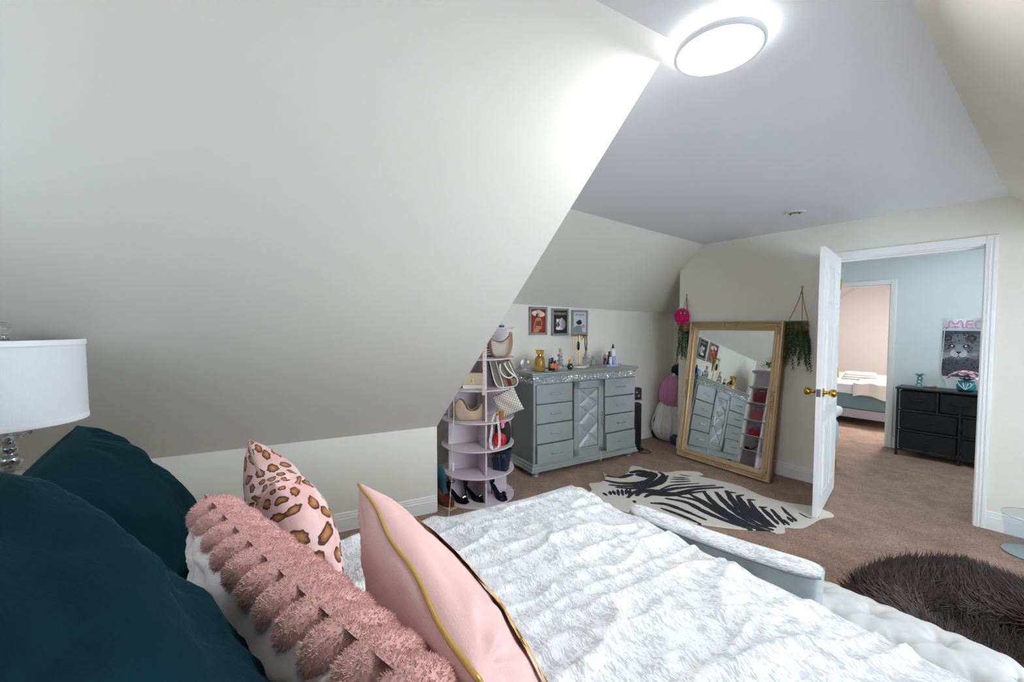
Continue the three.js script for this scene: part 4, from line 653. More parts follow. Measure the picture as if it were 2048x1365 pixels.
// ---------- round shoe rack ----------
const RC = V(-2.839, 0, -1.813), rTurn = rad(52.6), TY = [0.012, 0.235, 0.446, 0.665, 0.917, 1.157, 1.4];
const RK = (x, y, z) => { const c = Math.cos(rTurn), s = Math.sin(rTurn); return [RC.x + x * c + z * s, y, RC.z - x * s + z * c]; };    // x to the right, z toward the bed
const mRack = M('#d8ccd3', 0.5);
{
  const r = thing('shoe_rack', 'round white revolving shoe rack with seven shelves and cross dividers', 'shoe rack', [RC.x, 0, RC.z], rTurn);
  for (let i = 0; i < 7; i++) add('shelf', lathe([[0, TY[i] - 0.012], [0.298, TY[i] - 0.012], [0.301, TY[i] - 0.009], [0.301, TY[i] - 0.003], [0.298, TY[i]], [0, TY[i]]], 72), mRack, r);
  const a = Math.atan2(0.09, 0.255);       // the front divider points a little to the right of the bed
  for (let i = 0; i < 6; i++) { const h = TY[i + 1] - TY[i] - 0.012; for (const [t, l] of [[a, 0.5], [a + Math.PI / 2, 0.5]]) { const g = rbox(0.014, h, l, 0, TY[i] + h / 2, 0, 0.003); g.rotateY(t); add('divider', g, mRack, r); } }
  add('turntable', lathe([[0, 0], [0.2, 0], [0.2, 0.001], [0, 0.001]], 32), mBlack, r);
}
const mTan = M('#b28a6a', 0.6), mCream = M('#dcd3c2', 0.65), mBrownStrap = M('#9a7456', 0.55);
// white hobo bag with tan straps
{
  const b = thing('shoulder_bag', 'cream slouchy bag with tan handles on the second highest rack shelf', 'handbag', RK(0.185, TY[5], 0.06), rTurn - 0.25);
  add('bag_body', blob(0.2, 0.17, 0.1, 0.55, 0.7, (p) => { const k = p[1] / 0.17, dip = 0.05 * Math.exp(-((p[0] / 0.055) ** 2)) * smooth(0.5, 1, k); return [p[0] * (0.92 + 0.1 * (1 - k)), p[1] - dip, p[2] * (1 - 0.5 * k)]; }, 48), M('#ddd6c9', 0.6), b);
  add('trim_band', ribbon([[-0.085, 0.175, 0.01], [-0.05, 0.14, 0.02], [0, 0.125, 0.022], [0.05, 0.14, 0.02], [0.09, 0.185, 0.01]], 0.02, 0.006, V(0, 0.3, 1), 30), mBrownStrap, b);
  add('handle', ribbon([[-0.075, 0.185, 0.02], [-0.065, 0.1, 0.06], [-0.03, 0.02, 0.085], [0.03, -0.005, 0.095], [0.09, 0.03, 0.085], [0.108, 0.11, 0.05], [0.095, 0.19, 0.015]], 0.024, 0.006, (t) => V(Math.cos(t * 3.1), -0.2 + 0.4 * Math.sin(t * 3.1), 0.4), 60), mBrownStrap, b);
  add('handle', ribbon([[-0.08, 0.19, 0.0], [-0.1, 0.1, 0.045], [-0.105, 0.02, 0.055]], 0.022, 0.006, V(0.9, 0, 0.5), 20), mBrownStrap, b);
  for (const [x, y, z] of [[-0.078, 0.187, 0.018], [-0.062, 0.182, 0.025], [0.094, 0.19, 0.018]]) { const g = new THREE.TorusGeometry(0.011, 0.004, 8, 18); add('ring', g.translate(x, y, z), mGold, b); }
}
// dark striped clutch pushed behind
{ const b = thing('clutch', 'dark striped clutch lying left of the cream slouchy bag', 'handbag', RK(0.07, TY[5], 0.06), rTurn); add('bag_body', blob(0.12, 0.08, 0.06, 0.6, 0.6, (p) => [p[0] + 0.2 * p[1], p[1], p[2]], 28), M('#54504f', 0.5), b); for (let i = 0; i < 3; i++) add('stripe', ribbon([[-0.05, 0.02 + i * 0.018, 0.031], [0.055, 0.03 + i * 0.018, 0.03]], 0.006, 0.003, V(0, 1, 0), 6), M('#cfcac6', 0.5), b); }
// monogram bag with white trim, tipped on its side
const monoTex = canvasTex(512, 512, (c, W, H) => {
  c.fillStyle = '#8f8575'; c.fillRect(0, 0, W, H); c.fillStyle = '#6b604f'; for (let j = 0; j < 32; j++) for (let i = 0; i < 32; i++) { const x = (i + (j & 1) * 0.5) * 16, y = j * 16; c.beginPath(); c.moveTo(x, y - 5); c.lineTo(x + 4, y); c.lineTo(x, y + 5); c.lineTo(x - 4, y); c.fill(); }
  for (let i = 0; i < 900; i++) { c.fillStyle = 'rgba(60,54,46,' + 0.25 * hash(i, 3) + ')'; c.fillRect(512 * hash(i, 1), 512 * hash(i, 2), 3, 1); }
});
{
  const b = thing('handbag', 'taupe patterned handbag with white piping and red stripe, tipped forward on rack', 'handbag', RK(0.2, TY[4], 0.09), rTurn - 0.1);
  const mm = M('#ffffff', 0.55, { map: monoTex }), mw = M('#e7e5e2', 0.4);
  const P = [[-0.085, 0.205], [0.06, 0.2], [0.13, 0.045], [0.115, 0.02], [-0.02, 0.0], [-0.045, 0.012]], sh = new THREE.Shape(P.map((q) => new THREE.Vector2(q[0], q[1])));
  const g = new THREE.ExtrudeGeometry(sh, { depth: 0.07, bevelEnabled: true, bevelThickness: 0.012, bevelSize: 0.01, bevelSegments: 3 }); { const uv = g.attributes.uv; for (let i = 0; i < uv.count; i++) uv.setXY(i, uv.getX(i) * 4.5, uv.getY(i) * 4.5); }
  add('bag_body', g.translate(0, 0.01, -0.03), mm, b);
  add('side_panel', gridGeo(8, 12, (u, v) => { const k = v; return [mix(-0.098, -0.06, k) - 0.012 * Math.sin(u * 3.14), mix(0.208, 0.025, k), mix(-0.03, 0.045, u)]; }), M('#5d5649', 0.6), b);
  const z = 0.054;
  add('piping', tube([[-0.09, 0.216, z], [-0.07, 0.13, z + 0.004], [-0.048, 0.05, z + 0.004], [-0.022, 0.006, z]], 0.005, 24, 6), mw, b);
  add('piping', tube([[-0.04, 0.214, z], [-0.012, 0.12, z + 0.006], [0.01, 0.05, z + 0.006], [0.022, 0.004, z]], 0.005, 24, 6), mw, b);
  add('piping', tube([[0.062, 0.21, z], [0.1, 0.13, z + 0.002], [0.136, 0.052, z], [0.118, 0.02, z], [0.05, 0.006, z], [-0.02, 0.004, z]], 0.005, 40, 6), mw, b);
  add('corner_patch', rbox(0.05, 0.014, 0.08, -0.062, 0.213, 0.005, 0.005), mw, b);
  add('stripe', ribbon([[0.05, 0.1, z + 0.003], [0.066, 0.06, z + 0.004], [0.078, 0.02, z + 0.001]], 0.026, 0.003, V(1, 0.3, 0), 12), M('#7e1f28', 0.5), b);
  add('handle', tube([[-0.005, 0.19, z + 0.01], [0.0, 0.14, z + 0.03], [0.03, 0.1, z + 0.035], [0.075, 0.085, z + 0.03], [0.1, 0.1, z + 0.02]], 0.006, 40, 8), mw, b);
  add('handle', tube([[0.03, 0.195, z + 0.008], [0.05, 0.16, z + 0.022], [0.08, 0.125, z + 0.024], [0.125, 0.09, z + 0.016]], 0.007, 40, 8), mw, b);
  for (const [x, y] of [[-0.005, 0.19], [0.03, 0.195]]) add('ring', new THREE.TorusGeometry(0.009, 0.003, 8, 16).translate(x, y, z + 0.008), mChrome, b);
}
// flap purse with round emblem
{
  const b = thing('flap_purse', 'small cream flap purse with round gold clasp, left side of rack', 'handbag', RK(-0.02, TY[4], 0.17), rTurn);
  add('bag_body', rbox(0.165, 0.1, 0.05, 0, 0.075, 0, 0.012, 3), M('#cdbb9c', 0.55), b); add('base', rbox(0.17, 0.03, 0.055, 0, 0.015, 0, 0.006), M('#e6e1da', 0.5), b); add('flap', rbox(0.168, 0.09, 0.01, 0, 0.08, 0.027, 0.004), M('#d3c2a3', 0.55), b);
  const e = lathe([[0, 0], [0.017, 0], [0.017, 0.004], [0.012, 0.006], [0, 0.006]], 24); e.rotateX(Math.PI / 2); add('clasp_plate', e.translate(-0.01, 0.065, 0.032), M('#e6d9b4', 0.4), b); add('clasp', sph(0.007, -0.01, 0.065, 0.038, 12), mGold, b);
  for (const s of [-1, 1]) add('side_tab', rbox(0.012, 0.06, 0.03, 0.083 * 1, 0.08 + s * 0.0, 0, 0.004), M('#a08a66', 0.5), b);
}
// belt
{
  const b = thing('belt', 'pale pink belt with punched holes hanging down the rack front', 'belt', RK(0.075, 0.89, 0.325), rTurn);
  add('strap', ribbon([[0.004, 0.355, -0.004], [0.0, 0.28, 0.002], [0.002, 0.18, 0.004], [-0.002, 0.08, 0.003], [-0.004, 0.0, 0.0]], 0.022, 0.004, V(1, 0, 0), 40), M('#dcc4b6', 0.5), b);
  add('strap_loop', ribbon([[0.004, 0.355, -0.004], [0.01, 0.375, -0.03], [0.012, 0.36, -0.06]], 0.022, 0.004, V(1, 0, 0), 16), M('#dcc4b6', 0.5), b);
  for (let i = 0; i < 8; i++) { const g = cyl(0.0028, 0.0028, 0.006, 0, 0, 0, 10); g.rotateX(Math.PI / 2); add('hole', g.translate(0.001, 0.33 - i * 0.036, 0.003), M('#3a332e', 0.5, { metalness: 0.4 }), b); }
}
// tan hobo purse
{
  const b = thing('hobo_bag', 'beige slouchy hobo purse on the middle rack shelf', 'handbag', RK(-0.055, TY[3], 0.165), rTurn + 0.05);
  const q = blob(0.24, 0.15, 0.09, 0.6, 0.75, (p) => { const k = clamp(p[1] / 0.15), dip = 0.075 * Math.exp(-(((p[0] - 0.03) / 0.06) ** 2)) * smooth(0.45, 1, k), hump = 0.03 * smooth(0.5, 1, k) * (Math.exp(-(((p[0] + 0.07) / 0.04) ** 2)) + 0.7 * Math.exp(-(((p[0] - 0.1) / 0.02) ** 2))); const f = 0.004 * Math.sin(p[0] * 70 + p[1] * 30); return [p[0], p[1] - dip + hump, p[2] * (1 - 0.35 * k) + f * (1 - k)]; }, 56);
  add('bag_body', q, M('#bfa58c', 0.65), b);
  add('bottom_seam', tube([[-0.118, 0.035, 0.0], [-0.1, 0.016, 0.03], [0, 0.012, 0.043], [0.1, 0.016, 0.03], [0.118, 0.035, 0]], 0.003, 30, 6), M('#cbb197', 0.6), b);
  add('handle', ribbon([[-0.06, 0.165, 0.0], [-0.03, 0.15, 0.03], [0.0, 0.09, 0.035], [0.03, 0.085, 0.03], [0.08, 0.13, 0.015], [0.1, 0.185, 0.0]], 0.02, 0.005, V(0, 0.4, 1), 30), M('#93745a', 0.6), b);
  add('chain', tube([[-0.02, 0.13, 0.036], [-0.005, 0.1, 0.04], [0.012, 0.085, 0.04]], 0.003, 14, 6), mChrome, b);
}
// checked pouch slung outward
const checkTex = canvasTex(512, 512, (c, W, H) => { c.fillStyle = '#ded7cc'; c.fillRect(0, 0, W, H); c.fillStyle = '#a59c92'; for (let j = 0; j < 16; j++) for (let i = 0; i < 16; i++) if ((i + j) & 1) c.fillRect(i * W / 16, j * H / 16, W / 16, H / 16); });
const flowerTex = canvasTex(128, 512, (c, W, H) => { c.fillStyle = '#e6ddd5'; c.fillRect(0, 0, W, H); const cols = ['#c05a6a', '#d99aa6', '#6e8a66', '#8d4b58']; for (let i = 0; i < 90; i++) { c.fillStyle = cols[(hash(i, 5) * 4) | 0]; c.beginPath(); c.arc(W * hash(i, 6), H * hash(i, 7), 5 + 6 * hash(i, 8), 0, 7); c.fill(); } });
{
  const b = thing('checked_pouch', 'white and grey checkered pouch sticking out of the rack at an angle', 'handbag', RK(0.255, TY[3] + 0.006, 0.1), rTurn - 0.15);
  const L = 0.2, H = 0.2, side = (s) => gridGeo(30, 30, (u, v) => { const a = u * 2 - 1, c = v * 2 - 1, e = Math.pow(Math.max(0, (1 - a * a) * (1 - c * c)), 0.4); let x = a * L / 2 * (1 - 0.04 * (1 - c * c)), y = c * H / 2 * (1 - 0.04 * (1 - a * a)), z = s * 0.03 * e + 0.004 * Math.sin(x * 60 + y * 40) * e; const t = 0.45; const xr = x * Math.cos(t) - y * Math.sin(t), yr = x * Math.sin(t) + y * Math.cos(t); return [xr, yr + 0.125, z + 0.04, u, v]; }, s < 0);
  add('pouch_body', [side(1), side(-1)], M('#ffffff', 0.7, { map: checkTex }), b);
  const st = thing('luggage_strap', 'cream flower printed strap looped below the checkered pouch', 'strap', RK(0.13, TY[2], 0.24), rTurn);
  add('strap', ribbon([[0.05, 0.3, -0.06], [0.012, 0.26, -0.02], [0.0, 0.16, 0.01], [-0.012, 0.06, 0.02], [0.01, 0.012, 0.03], [0.05, 0.03, 0.02], [0.058, 0.12, 0.01], [0.045, 0.22, 0.0], [0.035, 0.29, -0.04]], 0.02, 0.003, (t) => V(0.9, 0.1, 0.4 * Math.cos(t * 6.28)), 70), M('#ffffff', 0.6, { map: flowerTex }), st);
  add('strap_clip', [new THREE.TorusGeometry(0.013, 0.003, 8, 18).translate(0.045, 0.29, -0.03), rbox(0.016, 0.03, 0.008, 0.042, 0.265, -0.025, 0.003)], mGold, st);
  add('leather_tag', rbox(0.03, 0.075, 0.008, 0.075, 0.265, -0.03, 0.004), M('#a4683a', 0.6), st);
  add('pink_bow', [blob(0.05, 0.03, 0.02, 0.9, 0.9, null, 16).translate(0.085, 0.205, -0.01), blob(0.03, 0.05, 0.02, 0.9, 0.9, null, 16).translate(0.08, 0.165, -0.01)], M('#d98aa5', 0.6), st);
  const rb = thing('backpack', 'small black and red rounded bag behind the flowered strap', 'handbag', RK(0.2, TY[2], 0.1), rTurn);
  add('bag_body', blob(0.13, 0.2, 0.09, 0.7, 0.8, (p) => [p[0] + 0.01, p[1], p[2]], 32), M('#15131a', 0.6), rb);
  add('red_front', blob(0.11, 0.11, 0.06, 0.8, 0.9, null, 28).translate(-0.015, 0.002, 0.035), M('#b81722', 0.5), rb);
  add('pocket_ring', new THREE.TorusGeometry(0.032, 0.009, 10, 28).translate(-0.02, 0.055, 0.067), M('#d0202c', 0.4), rb);
}
// navy bucket bag
{
  const b = thing('bucket_bag', 'navy blue leather bucket bag with gold rings on low rack shelf', 'handbag', RK(0.195, TY[1], 0.075), rTurn - 0.35);
  const m = PM('#142a44', 0.4, { clearcoat: 0.15 });
  add('bag_body', gridGeo(48, 20, (u, v) => { const a = u * 6.28318, s = mix(0.74, 1.0, v), e = 0.55, f = 0.004 * Math.sin(a * 9) * v; return [(0.083 * s + f) * spow(Math.cos(a), e), v * 0.172, (0.06 * s + f) * spow(Math.sin(a), e)]; }, true), m, b);
  add('bag_base', rbox(0.12, 0.004, 0.085, 0, 0.002, 0, 0.002), m, b); add('bag_top', rbox(0.15, 0.006, 0.1, 0, 0.16, 0, 0.003), M('#0c1a2b', 0.6), b);
  for (const x of [-0.05, 0, 0.05]) add('ring', new THREE.TorusGeometry(0.011, 0.003, 8, 18).translate(x, 0.13, 0.062), mGold, b);
  add('drawstring', tube([[0.0, 0.13, 0.066], [0.012, 0.1, 0.072], [0.02, 0.06, 0.07], [0.014, 0.02, 0.068]], 0.004, 20, 6), m, b); add('drawstring', tube([[0.05, 0.13, 0.066], [0.06, 0.09, 0.07], [0.052, 0.05, 0.07], [0.062, 0.03, 0.068]], 0.004, 20, 6), m, b);
  add('tassel', lathe([[0, 0], [0.009, 0.002], [0.006, 0.03], [0, 0.032]], 12).translate(0.066, 0.01, 0.066), m, b);
}
// heels
function heel(label, pos, turn, col, group, bow) {
  const h = thing('high_heel', label, 'shoe', pos, turn, group), m = M(col, 0.3);
  const sole = (t) => [mix(-0.1, 0.1, t), 0.004 + 0.085 * Math.pow(1 - smooth(0.0, 0.72, t), 1.3), 0];
  add('sole', gridGeo(30, 8, (u, v) => { const [x, y] = sole(u), w = mix(0.021, 0.036, smooth(0.2, 0.75, u)) * Math.sqrt(clamp(1.02 - Math.pow(Math.abs(u - 0.55) / 0.47, 6))); return [x, y + 0.004, (v - 0.5) * 2 * w, u, v]; }), m, h);
  add('outsole', gridGeo(30, 8, (u, v) => { const [x, y] = sole(u), w = mix(0.021, 0.036, smooth(0.2, 0.75, u)) * Math.sqrt(clamp(1.02 - Math.pow(Math.abs(u - 0.55) / 0.47, 6))); return [x, y - 0.002, (v - 0.5) * 2 * w, u, v]; }, true), m, h);
  add('heel', lathe([[0, 0], [0.005, 0], [0.005, 0.05], [0.014, 0.085], [0.017, 0.092], [0, 0.092]], 14).translate(-0.088, 0, 0), m, h);
  add('heel_counter', gridGeo(20, 8, (u, v) => { const a = mix(-1.6, 1.6, u), r = 0.021 + 0.006 * v; return [-0.082 - r * Math.cos(a) * 0.9, 0.09 + v * 0.055 * (0.6 + 0.4 * Math.cos(a)), r * Math.sin(a)]; }), m, h);
  add('toe_strap', gridGeo(16, 6, (u, v) => { const a = u * Math.PI; return [0.05 + (v - 0.5) * 0.045 + 0.01 * Math.sin(a), 0.006 + 0.034 * Math.sin(a), 0.036 * Math.cos(a)]; }), m, h);
  add('ankle_strap', tube([[-0.1, 0.14, 0], [-0.08, 0.145, 0.028], [-0.045, 0.147, 0.02], [-0.035, 0.147, 0], [-0.045, 0.147, -0.02], [-0.08, 0.145, -0.028]], 0.004, 30, 6, true), m, h);
  if (bow) add('bow', [blob(0.05, 0.03, 0.03, 0.9, 0.9, null, 16).translate(0.055, 0.03, 0.02), blob(0.05, 0.03, 0.03, 0.9, 0.9, null, 16).translate(0.055, 0.03, -0.02)], m, h); else for (const z of [-0.014, 0.0, 0.014]) add('rhinestone', new THREE.OctahedronGeometry(0.004, 0).translate(0.06, 0.042, z), mCrystal, h);
  return h;
}
heel('black strappy high heel on rack base behind the white cord', RK(-0.15, TY[0], 0.17), rTurn - 0.5, '#121318', 'black heels on the rack base');
heel('black strappy high heel on rack base, next to the divider', RK(-0.02, TY[0], 0.14), rTurn - 0.5, '#121318', 'black heels on the rack base');
heel('black high heel with bow on rack base, right of divider', RK(0.17, TY[0], 0.1), rTurn - 0.9, '#14161f', 'black heels on the rack base', true);
// denim and boot behind the low wall
{
  const b = thing('denim_pile', 'teal blue folded denim stuffed beside the rack at floor level', 'clothes', [-2.92, 0, -1.472], 0.11);
  add('cloth', blob(0.24, 0.3, 0.06, 0.6, 0.7, (p) => [p[0] + 0.01 * Math.sin(p[1] * 40), p[1], p[2] + 0.006 * Math.sin(p[1] * 26 + p[0] * 30)], 40), M('#2d5469', 0.85), b);
  const s = thing('ankle_boot', 'brown leather boot toe poking out at rack foot', 'shoe', [-2.80, 0, -1.478], rad(10));
  add('boot_upper', blob(0.22, 0.07, 0.085, 0.7, 0.9, (p) => [p[0], p[1] * (1 + 1.1 * smooth(0.02, -0.1, p[0])) + 0.012, p[2] * (1 - 0.25 * smooth(0, 0.1, p[0]))], 32), M('#5f2c18', 0.4), s); add('boot_sole', rbox(0.215, 0.012, 0.075, 0, 0.006, 0, 0.005), M('#c9a987', 0.6), s);
}
// small blue tin, plant and the bags that face the dresser (seen in the big mirror)
{
  const t = thing('blue_tin', 'tiny blue lidded tin on top of the shoe rack', 'tin', RK(0.2, TY[6], 0.02), 0); add('tin_body', lathe([[0, 0], [0.022, 0], [0.022, 0.014], [0, 0.014]], 24), M('#2f6fae', 0.4), t); add('lid', lathe([[0.023, 0.014], [0.02, 0.019], [0.006, 0.021], [0, 0.027]], 24), M('#7fa9cf', 0.35), t);
  const p = thing('small_plant', 'leafy green plant in white pot on rack top, seen in the mirror', 'plant', RK(-0.02, TY[6], -0.1), 0);
  add('pot', lathe([[0, 0], [0.035, 0], [0.045, 0.06], [0.042, 0.06], [0.034, 0.05], [0, 0.05]], 24), mWhite, p);
  const R = rng(4), lf = []; for (let i = 0; i < 46; i++) { const a = R() * 6.28, e = 0.3 + R() * 1.1, L = 0.05 + R() * 0.06, g = new THREE.SphereGeometry(1, 6, 4); g.scale(0.013, 0.002, 0.026); g.rotateX(-e * 0.5); g.translate(0, L * Math.sin(e), L * Math.cos(e)); g.rotateY(a); g.translate(0, 0.06, 0); lf.push(g); } const f = add('foliage', lf, M('#4d7a3a', 0.6), p); f.userData.kind = 'stuff';
  const bag = (name, label, x, y, z, w, h, d, col) => { const b = thing(name, label, 'handbag', RK(x, y, z), rTurn + 2.2); add('bag_body', blob(w, h, d, 0.4, 0.5, null, 28), M(col, 0.45), b); add('handle', tube([[-w * 0.3, h * 0.95, 0], [-w * 0.2, h * 1.2, 0], [w * 0.2, h * 1.2, 0], [w * 0.3, h * 0.95, 0]], 0.005, 20, 6), M(col, 0.4), b); return b; };
  bag('red_tote', 'dark red handbag facing the dresser, seen in the mirror', 0.13, TY[4], -0.14, 0.2, 0.17, 0.09, '#7d1420');
  bag('pink_tote', 'rose pink handbag below the dark red one, seen in the mirror', 0.13, TY[3], -0.14, 0.2, 0.16, 0.09, '#b4656a');
  bag('red_clutch', 'bright red box bag on the lower shelf, seen in the mirror', 0.13, TY[2], -0.14, 0.17, 0.1, 0.09, '#b3202a');
  heel('black high heel facing the dresser, seen in the mirror', RK(0.12, TY[1], -0.15), rTurn + 2.0, '#16171d', 'black heels on the rack base');
}
// white cord with inline switch hanging by the rack
{
  const c = thing('lamp_cord', 'white cord with inline switch hanging down beside the shoe rack', 'cord', [-2.635, 0, -1.445]);
  add('cord', tube([[0.01, 0.88, -0.02], [0.012, 0.74, -0.018], [0.004, 0.6, -0.012], [-0.004, 0.48, -0.01], [0.01, 0.4, -0.008], [0.012, 0.35, -0.008], [0.008, 0.3, -0.005], [-0.002, 0.2, 0.002], [-0.008, 0.06, 0.01], [0.02, 0.004, 0.03], [0.1, 0.003, 0.03]], 0.0026, 90, 6), M('#e6e3e0', 0.5), c);
  add('switch', rbox(0.022, 0.062, 0.018, 0.011, 0.365, -0.008, 0.006, 3), M('#dfe2ea', 0.4), c);
}
// ---------- leaning gilt mirror ----------
function frameSweep(w, h, prof) {       // mitred frame: prof = [inward offset, outward height]; lies in xy, centred on x, from y 0 to h
  const P = [], U = [], I = [], c = [[-w / 2, 0, 1, 1], [w / 2, 0, -1, 1], [w / 2, h, -1, -1], [-w / 2, h, 1, -1]];
  for (let s = 0; s < 4; s++) { const a = c[s], b = c[(s + 1) % 4], base = P.length / 3, N = prof.length; for (const [q, k] of [[a, 0], [b, 1]]) prof.forEach(([o, z], i) => { P.push(q[0] + q[2] * o, q[1] + q[3] * o, z); U.push(k * (s & 1 ? h : w), i / N); }); for (let i = 0; i < N - 1; i++) I.push(base + i, base + N + i, base + i + 1, base + N + i, base + N + i + 1, base + i + 1); }
  let g = new THREE.BufferGeometry(); g.setAttribute('position', new THREE.Float32BufferAttribute(P, 3)); g.setAttribute('uv', new THREE.Float32BufferAttribute(U, 2)); g.setIndex(I); g = g.toNonIndexed(); g.computeVertexNormals(); return g;
}
{
  const W = 0.94, H = 1.465, o = thing('standing_mirror', 'tall mirror in ornate gold frame leaning against the wall', 'mirror', [-1.895, 0.004, -4.045], rad(-5.5));
  const tilt = new THREE.Group(); 
  o.rotation.order = 'YXZ'; o.rotation.x = -rad(8.3);
  const giltTex = dataTex(256, (u, v) => { const k = fbm(u * 8, v * 30, 3, 4); return [mix(0.62, 0.88, k), mix(0.51, 0.75, k), mix(0.38, 0.58, k)]; }, false, [3, 1]);
  const mGilt = M('#c9b08a', 0.42, { metalness: 0.45, bumpMap: giltTex, bumpScale: 0.001 }), mOak = M('#8a5a26', 0.55);
  add('frame', frameSweep(W, H, [[0.0, 0.012], [0.001, 0.034], [0.006, 0.046], [0.013, 0.05], [0.02, 0.046], [0.024, 0.034], [0.03, 0.026], [0.04, 0.024], [0.05, 0.03], [0.054, 0.04], [0.06, 0.044], [0.066, 0.04], [0.069, 0.026], [0.077, 0.024], [0.08, 0.016], [0.088, 0.015], [0.094, 0.004]]), mGilt, o);
  add('frame_side', [box(0.03, H - 0.004, 0.045, -W / 2 + 0.016, H / 2, -0.01), box(0.03, H - 0.004, 0.045, W / 2 - 0.016, H / 2, -0.01), box(W - 0.01, 0.03, 0.045, 0, 0.016, -0.01), box(W - 0.01, 0.03, 0.045, 0, H - 0.016, -0.01)], mOak, o);
  add('backing', box(W - 0.03, H - 0.03, 0.01, 0, H / 2, -0.02), mOak, o);
  add('mirror_glass', new THREE.PlaneGeometry(W - 0.17, H - 0.17).translate(0, H / 2, 0.006), M('#eef2f0', 0.015, { metalness: 1 }), o);
  const scroll = (sx, sy) => { const g = []; for (let i = 0; i < 16; i++) { const a = i * 0.55, r = 0.006 + i * 0.0019; g.push(sph(0.0055 + i * 0.00025, r * Math.cos(a) * sx, r * Math.sin(a) * sy, 0.0, 8)); } for (const [x, y, a] of [[0.045, 0.005, 0.3], [0.075, 0.0, 0.1], [0.005, 0.045, 1.3], [0, 0.075, 1.5], [0.03, 0.03, 0.8]]) { const s = new THREE.SphereGeometry(1, 10, 6); s.scale(0.02, 0.007, 0.007); s.rotateZ(a); g.push(s.translate(x * sx, y * sy, 0)); } return merge(g); };
  for (const [x, y, sx, sy] of [[-1, 0, 1, 1], [1, 0, -1, 1], [1, 1, -1, -1], [-1, 1, 1, -1]]) add('corner_ornament', scroll(sx, sy).translate(x * (W / 2 - 0.038), y ? H - 0.038 : 0.038, 0.04), mGilt, o);
  const mid = (vert) => { const g = []; for (let i = -4; i <= 4; i++) { const s = new THREE.SphereGeometry(1, 10, 6); s.scale(0.017, 0.008, 0.007); s.rotateZ(i * 0.35); s.translate(i * 0.022, 0.008 * Math.cos(i * 1.3), 0); g.push(s); } const m = merge(g); if (vert) m.rotateZ(Math.PI / 2); return m; };
  for (const [x, y, v] of [[0, 0.036, 0], [0, H - 0.036, 0], [-W / 2 + 0.036, H / 2, 1], [W / 2 - 0.036, H / 2, 1]]) add('edge_ornament', mid(v).translate(x, y, 0.042), mGilt, o);
}
// ---------- hanging planters ----------
function planter(label, pos, nStr, len, seed, spread, br) {
  const p = thing('hanging_planter', label, 'plant', pos, 0, 'rope-hung planters by the mirror'), R = rng(seed), mRope = M('#a98a5e', 0.8);
  const D = br + 0.004, B = br / 0.056;
  add('basket', lathe([[0, 0], [0.045, 0], [0.052, 0.01], [0.056, 0.1], [0.053, 0.1], [0.048, 0.09], [0, 0.085]].map((q) => [q[0] * B, q[1]]), 28, 0, 0, D), M('#9a6f45', 0.7), p);
  for (const y of [0.03, 0.065]) add('basket_hoop', new THREE.TorusGeometry(0.0545 * B, 0.003, 6, 28).rotateX(Math.PI / 2).translate(0, y, D), M('#8a6240', 0.7), p);
  add('rope', tube([[0, 0.4, 0.006], [-0.015, 0.31, 0.012], [-br, 0.1, D]], 0.0028, 16, 6), mRope, p); add('rope', tube([[0, 0.4, 0.006], [0.01, 0.31, 0.012], [br, 0.1, D]], 0.0028, 16, 6), mRope, p); add('rope', tube([[0, 0.4, 0.006], [0.004, 0.31, 0.01], [0.006, 0.1, 0.006]], 0.0028, 16, 6), mRope, p);
  add('knot', [sph(0.009, 0.002, 0.345, 0.01), cyl(0.004, 0.006, 0.06, 0, 0.375, 0.008)], mRope, p); add('hook', new THREE.TorusGeometry(0.009, 0.002, 6, 16).translate(0, 0.408, 0.006), mBrass, p);
  const leafCols = ['#2f4a2c', '#456340', '#5f7c54'].map((c) => PM(c, 0.6, { transmission: 0.15, thickness: 0 }));
  for (let s = 0; s < nStr; s++) {
    const a = (s + R() * 0.6) / nStr * Math.PI * 2, L = len * (0.55 + 0.5 * R()), g = [], x0 = Math.cos(a) * br * spread, z0 = D + Math.sin(a) * br * 0.95, pts = [];
    for (let k = 0; k <= 6; k++) { const t = k / 6; pts.push(V(x0 * (0.6 + 0.6 * t) + 0.006 * Math.sin(k * 2 + s), 0.1 + 0.02 * Math.sin(Math.min(1, t * 5) * 3) - Math.max(0, t - 0.12) * L, Math.max(0.012, z0 + 0.012 * Math.min(1, t * 4) * Math.sign(Math.sin(a))))); }
    const c = new THREE.CatmullRomCurve3(pts); g.push(new THREE.TubeGeometry(c, 20, 0.0012, 4));
    const n = Math.round(L / 0.0085); for (let i = 0; i < n; i++) { const q = c.getPoint(i / n), lf = new THREE.SphereGeometry(1, 5, 3); lf.scale(0.0055, 0.0018, 0.0125); lf.translate(0, 0, 0.011); lf.rotateX(0.5 + R() * 0.4); lf.rotateY(i * 2.4 + R()); g.push(lf.translate(q.x, q.y, q.z)); }
    const v = add('vine', g, leafCols[s % 3], p);
  }
  return p;
}
planter('hanging planter with long trailing vines right of the gold mirror', [-1.325, 1.355, ZB + 0.004], 34, 0.5, 6, 1.12, 0.074);
planter('hanging planter with trailing vines below the pink fluffy toy', [-2.42, 1.345, ZB + 0.004], 16, 0.48, 7, 1.0, 0.05);
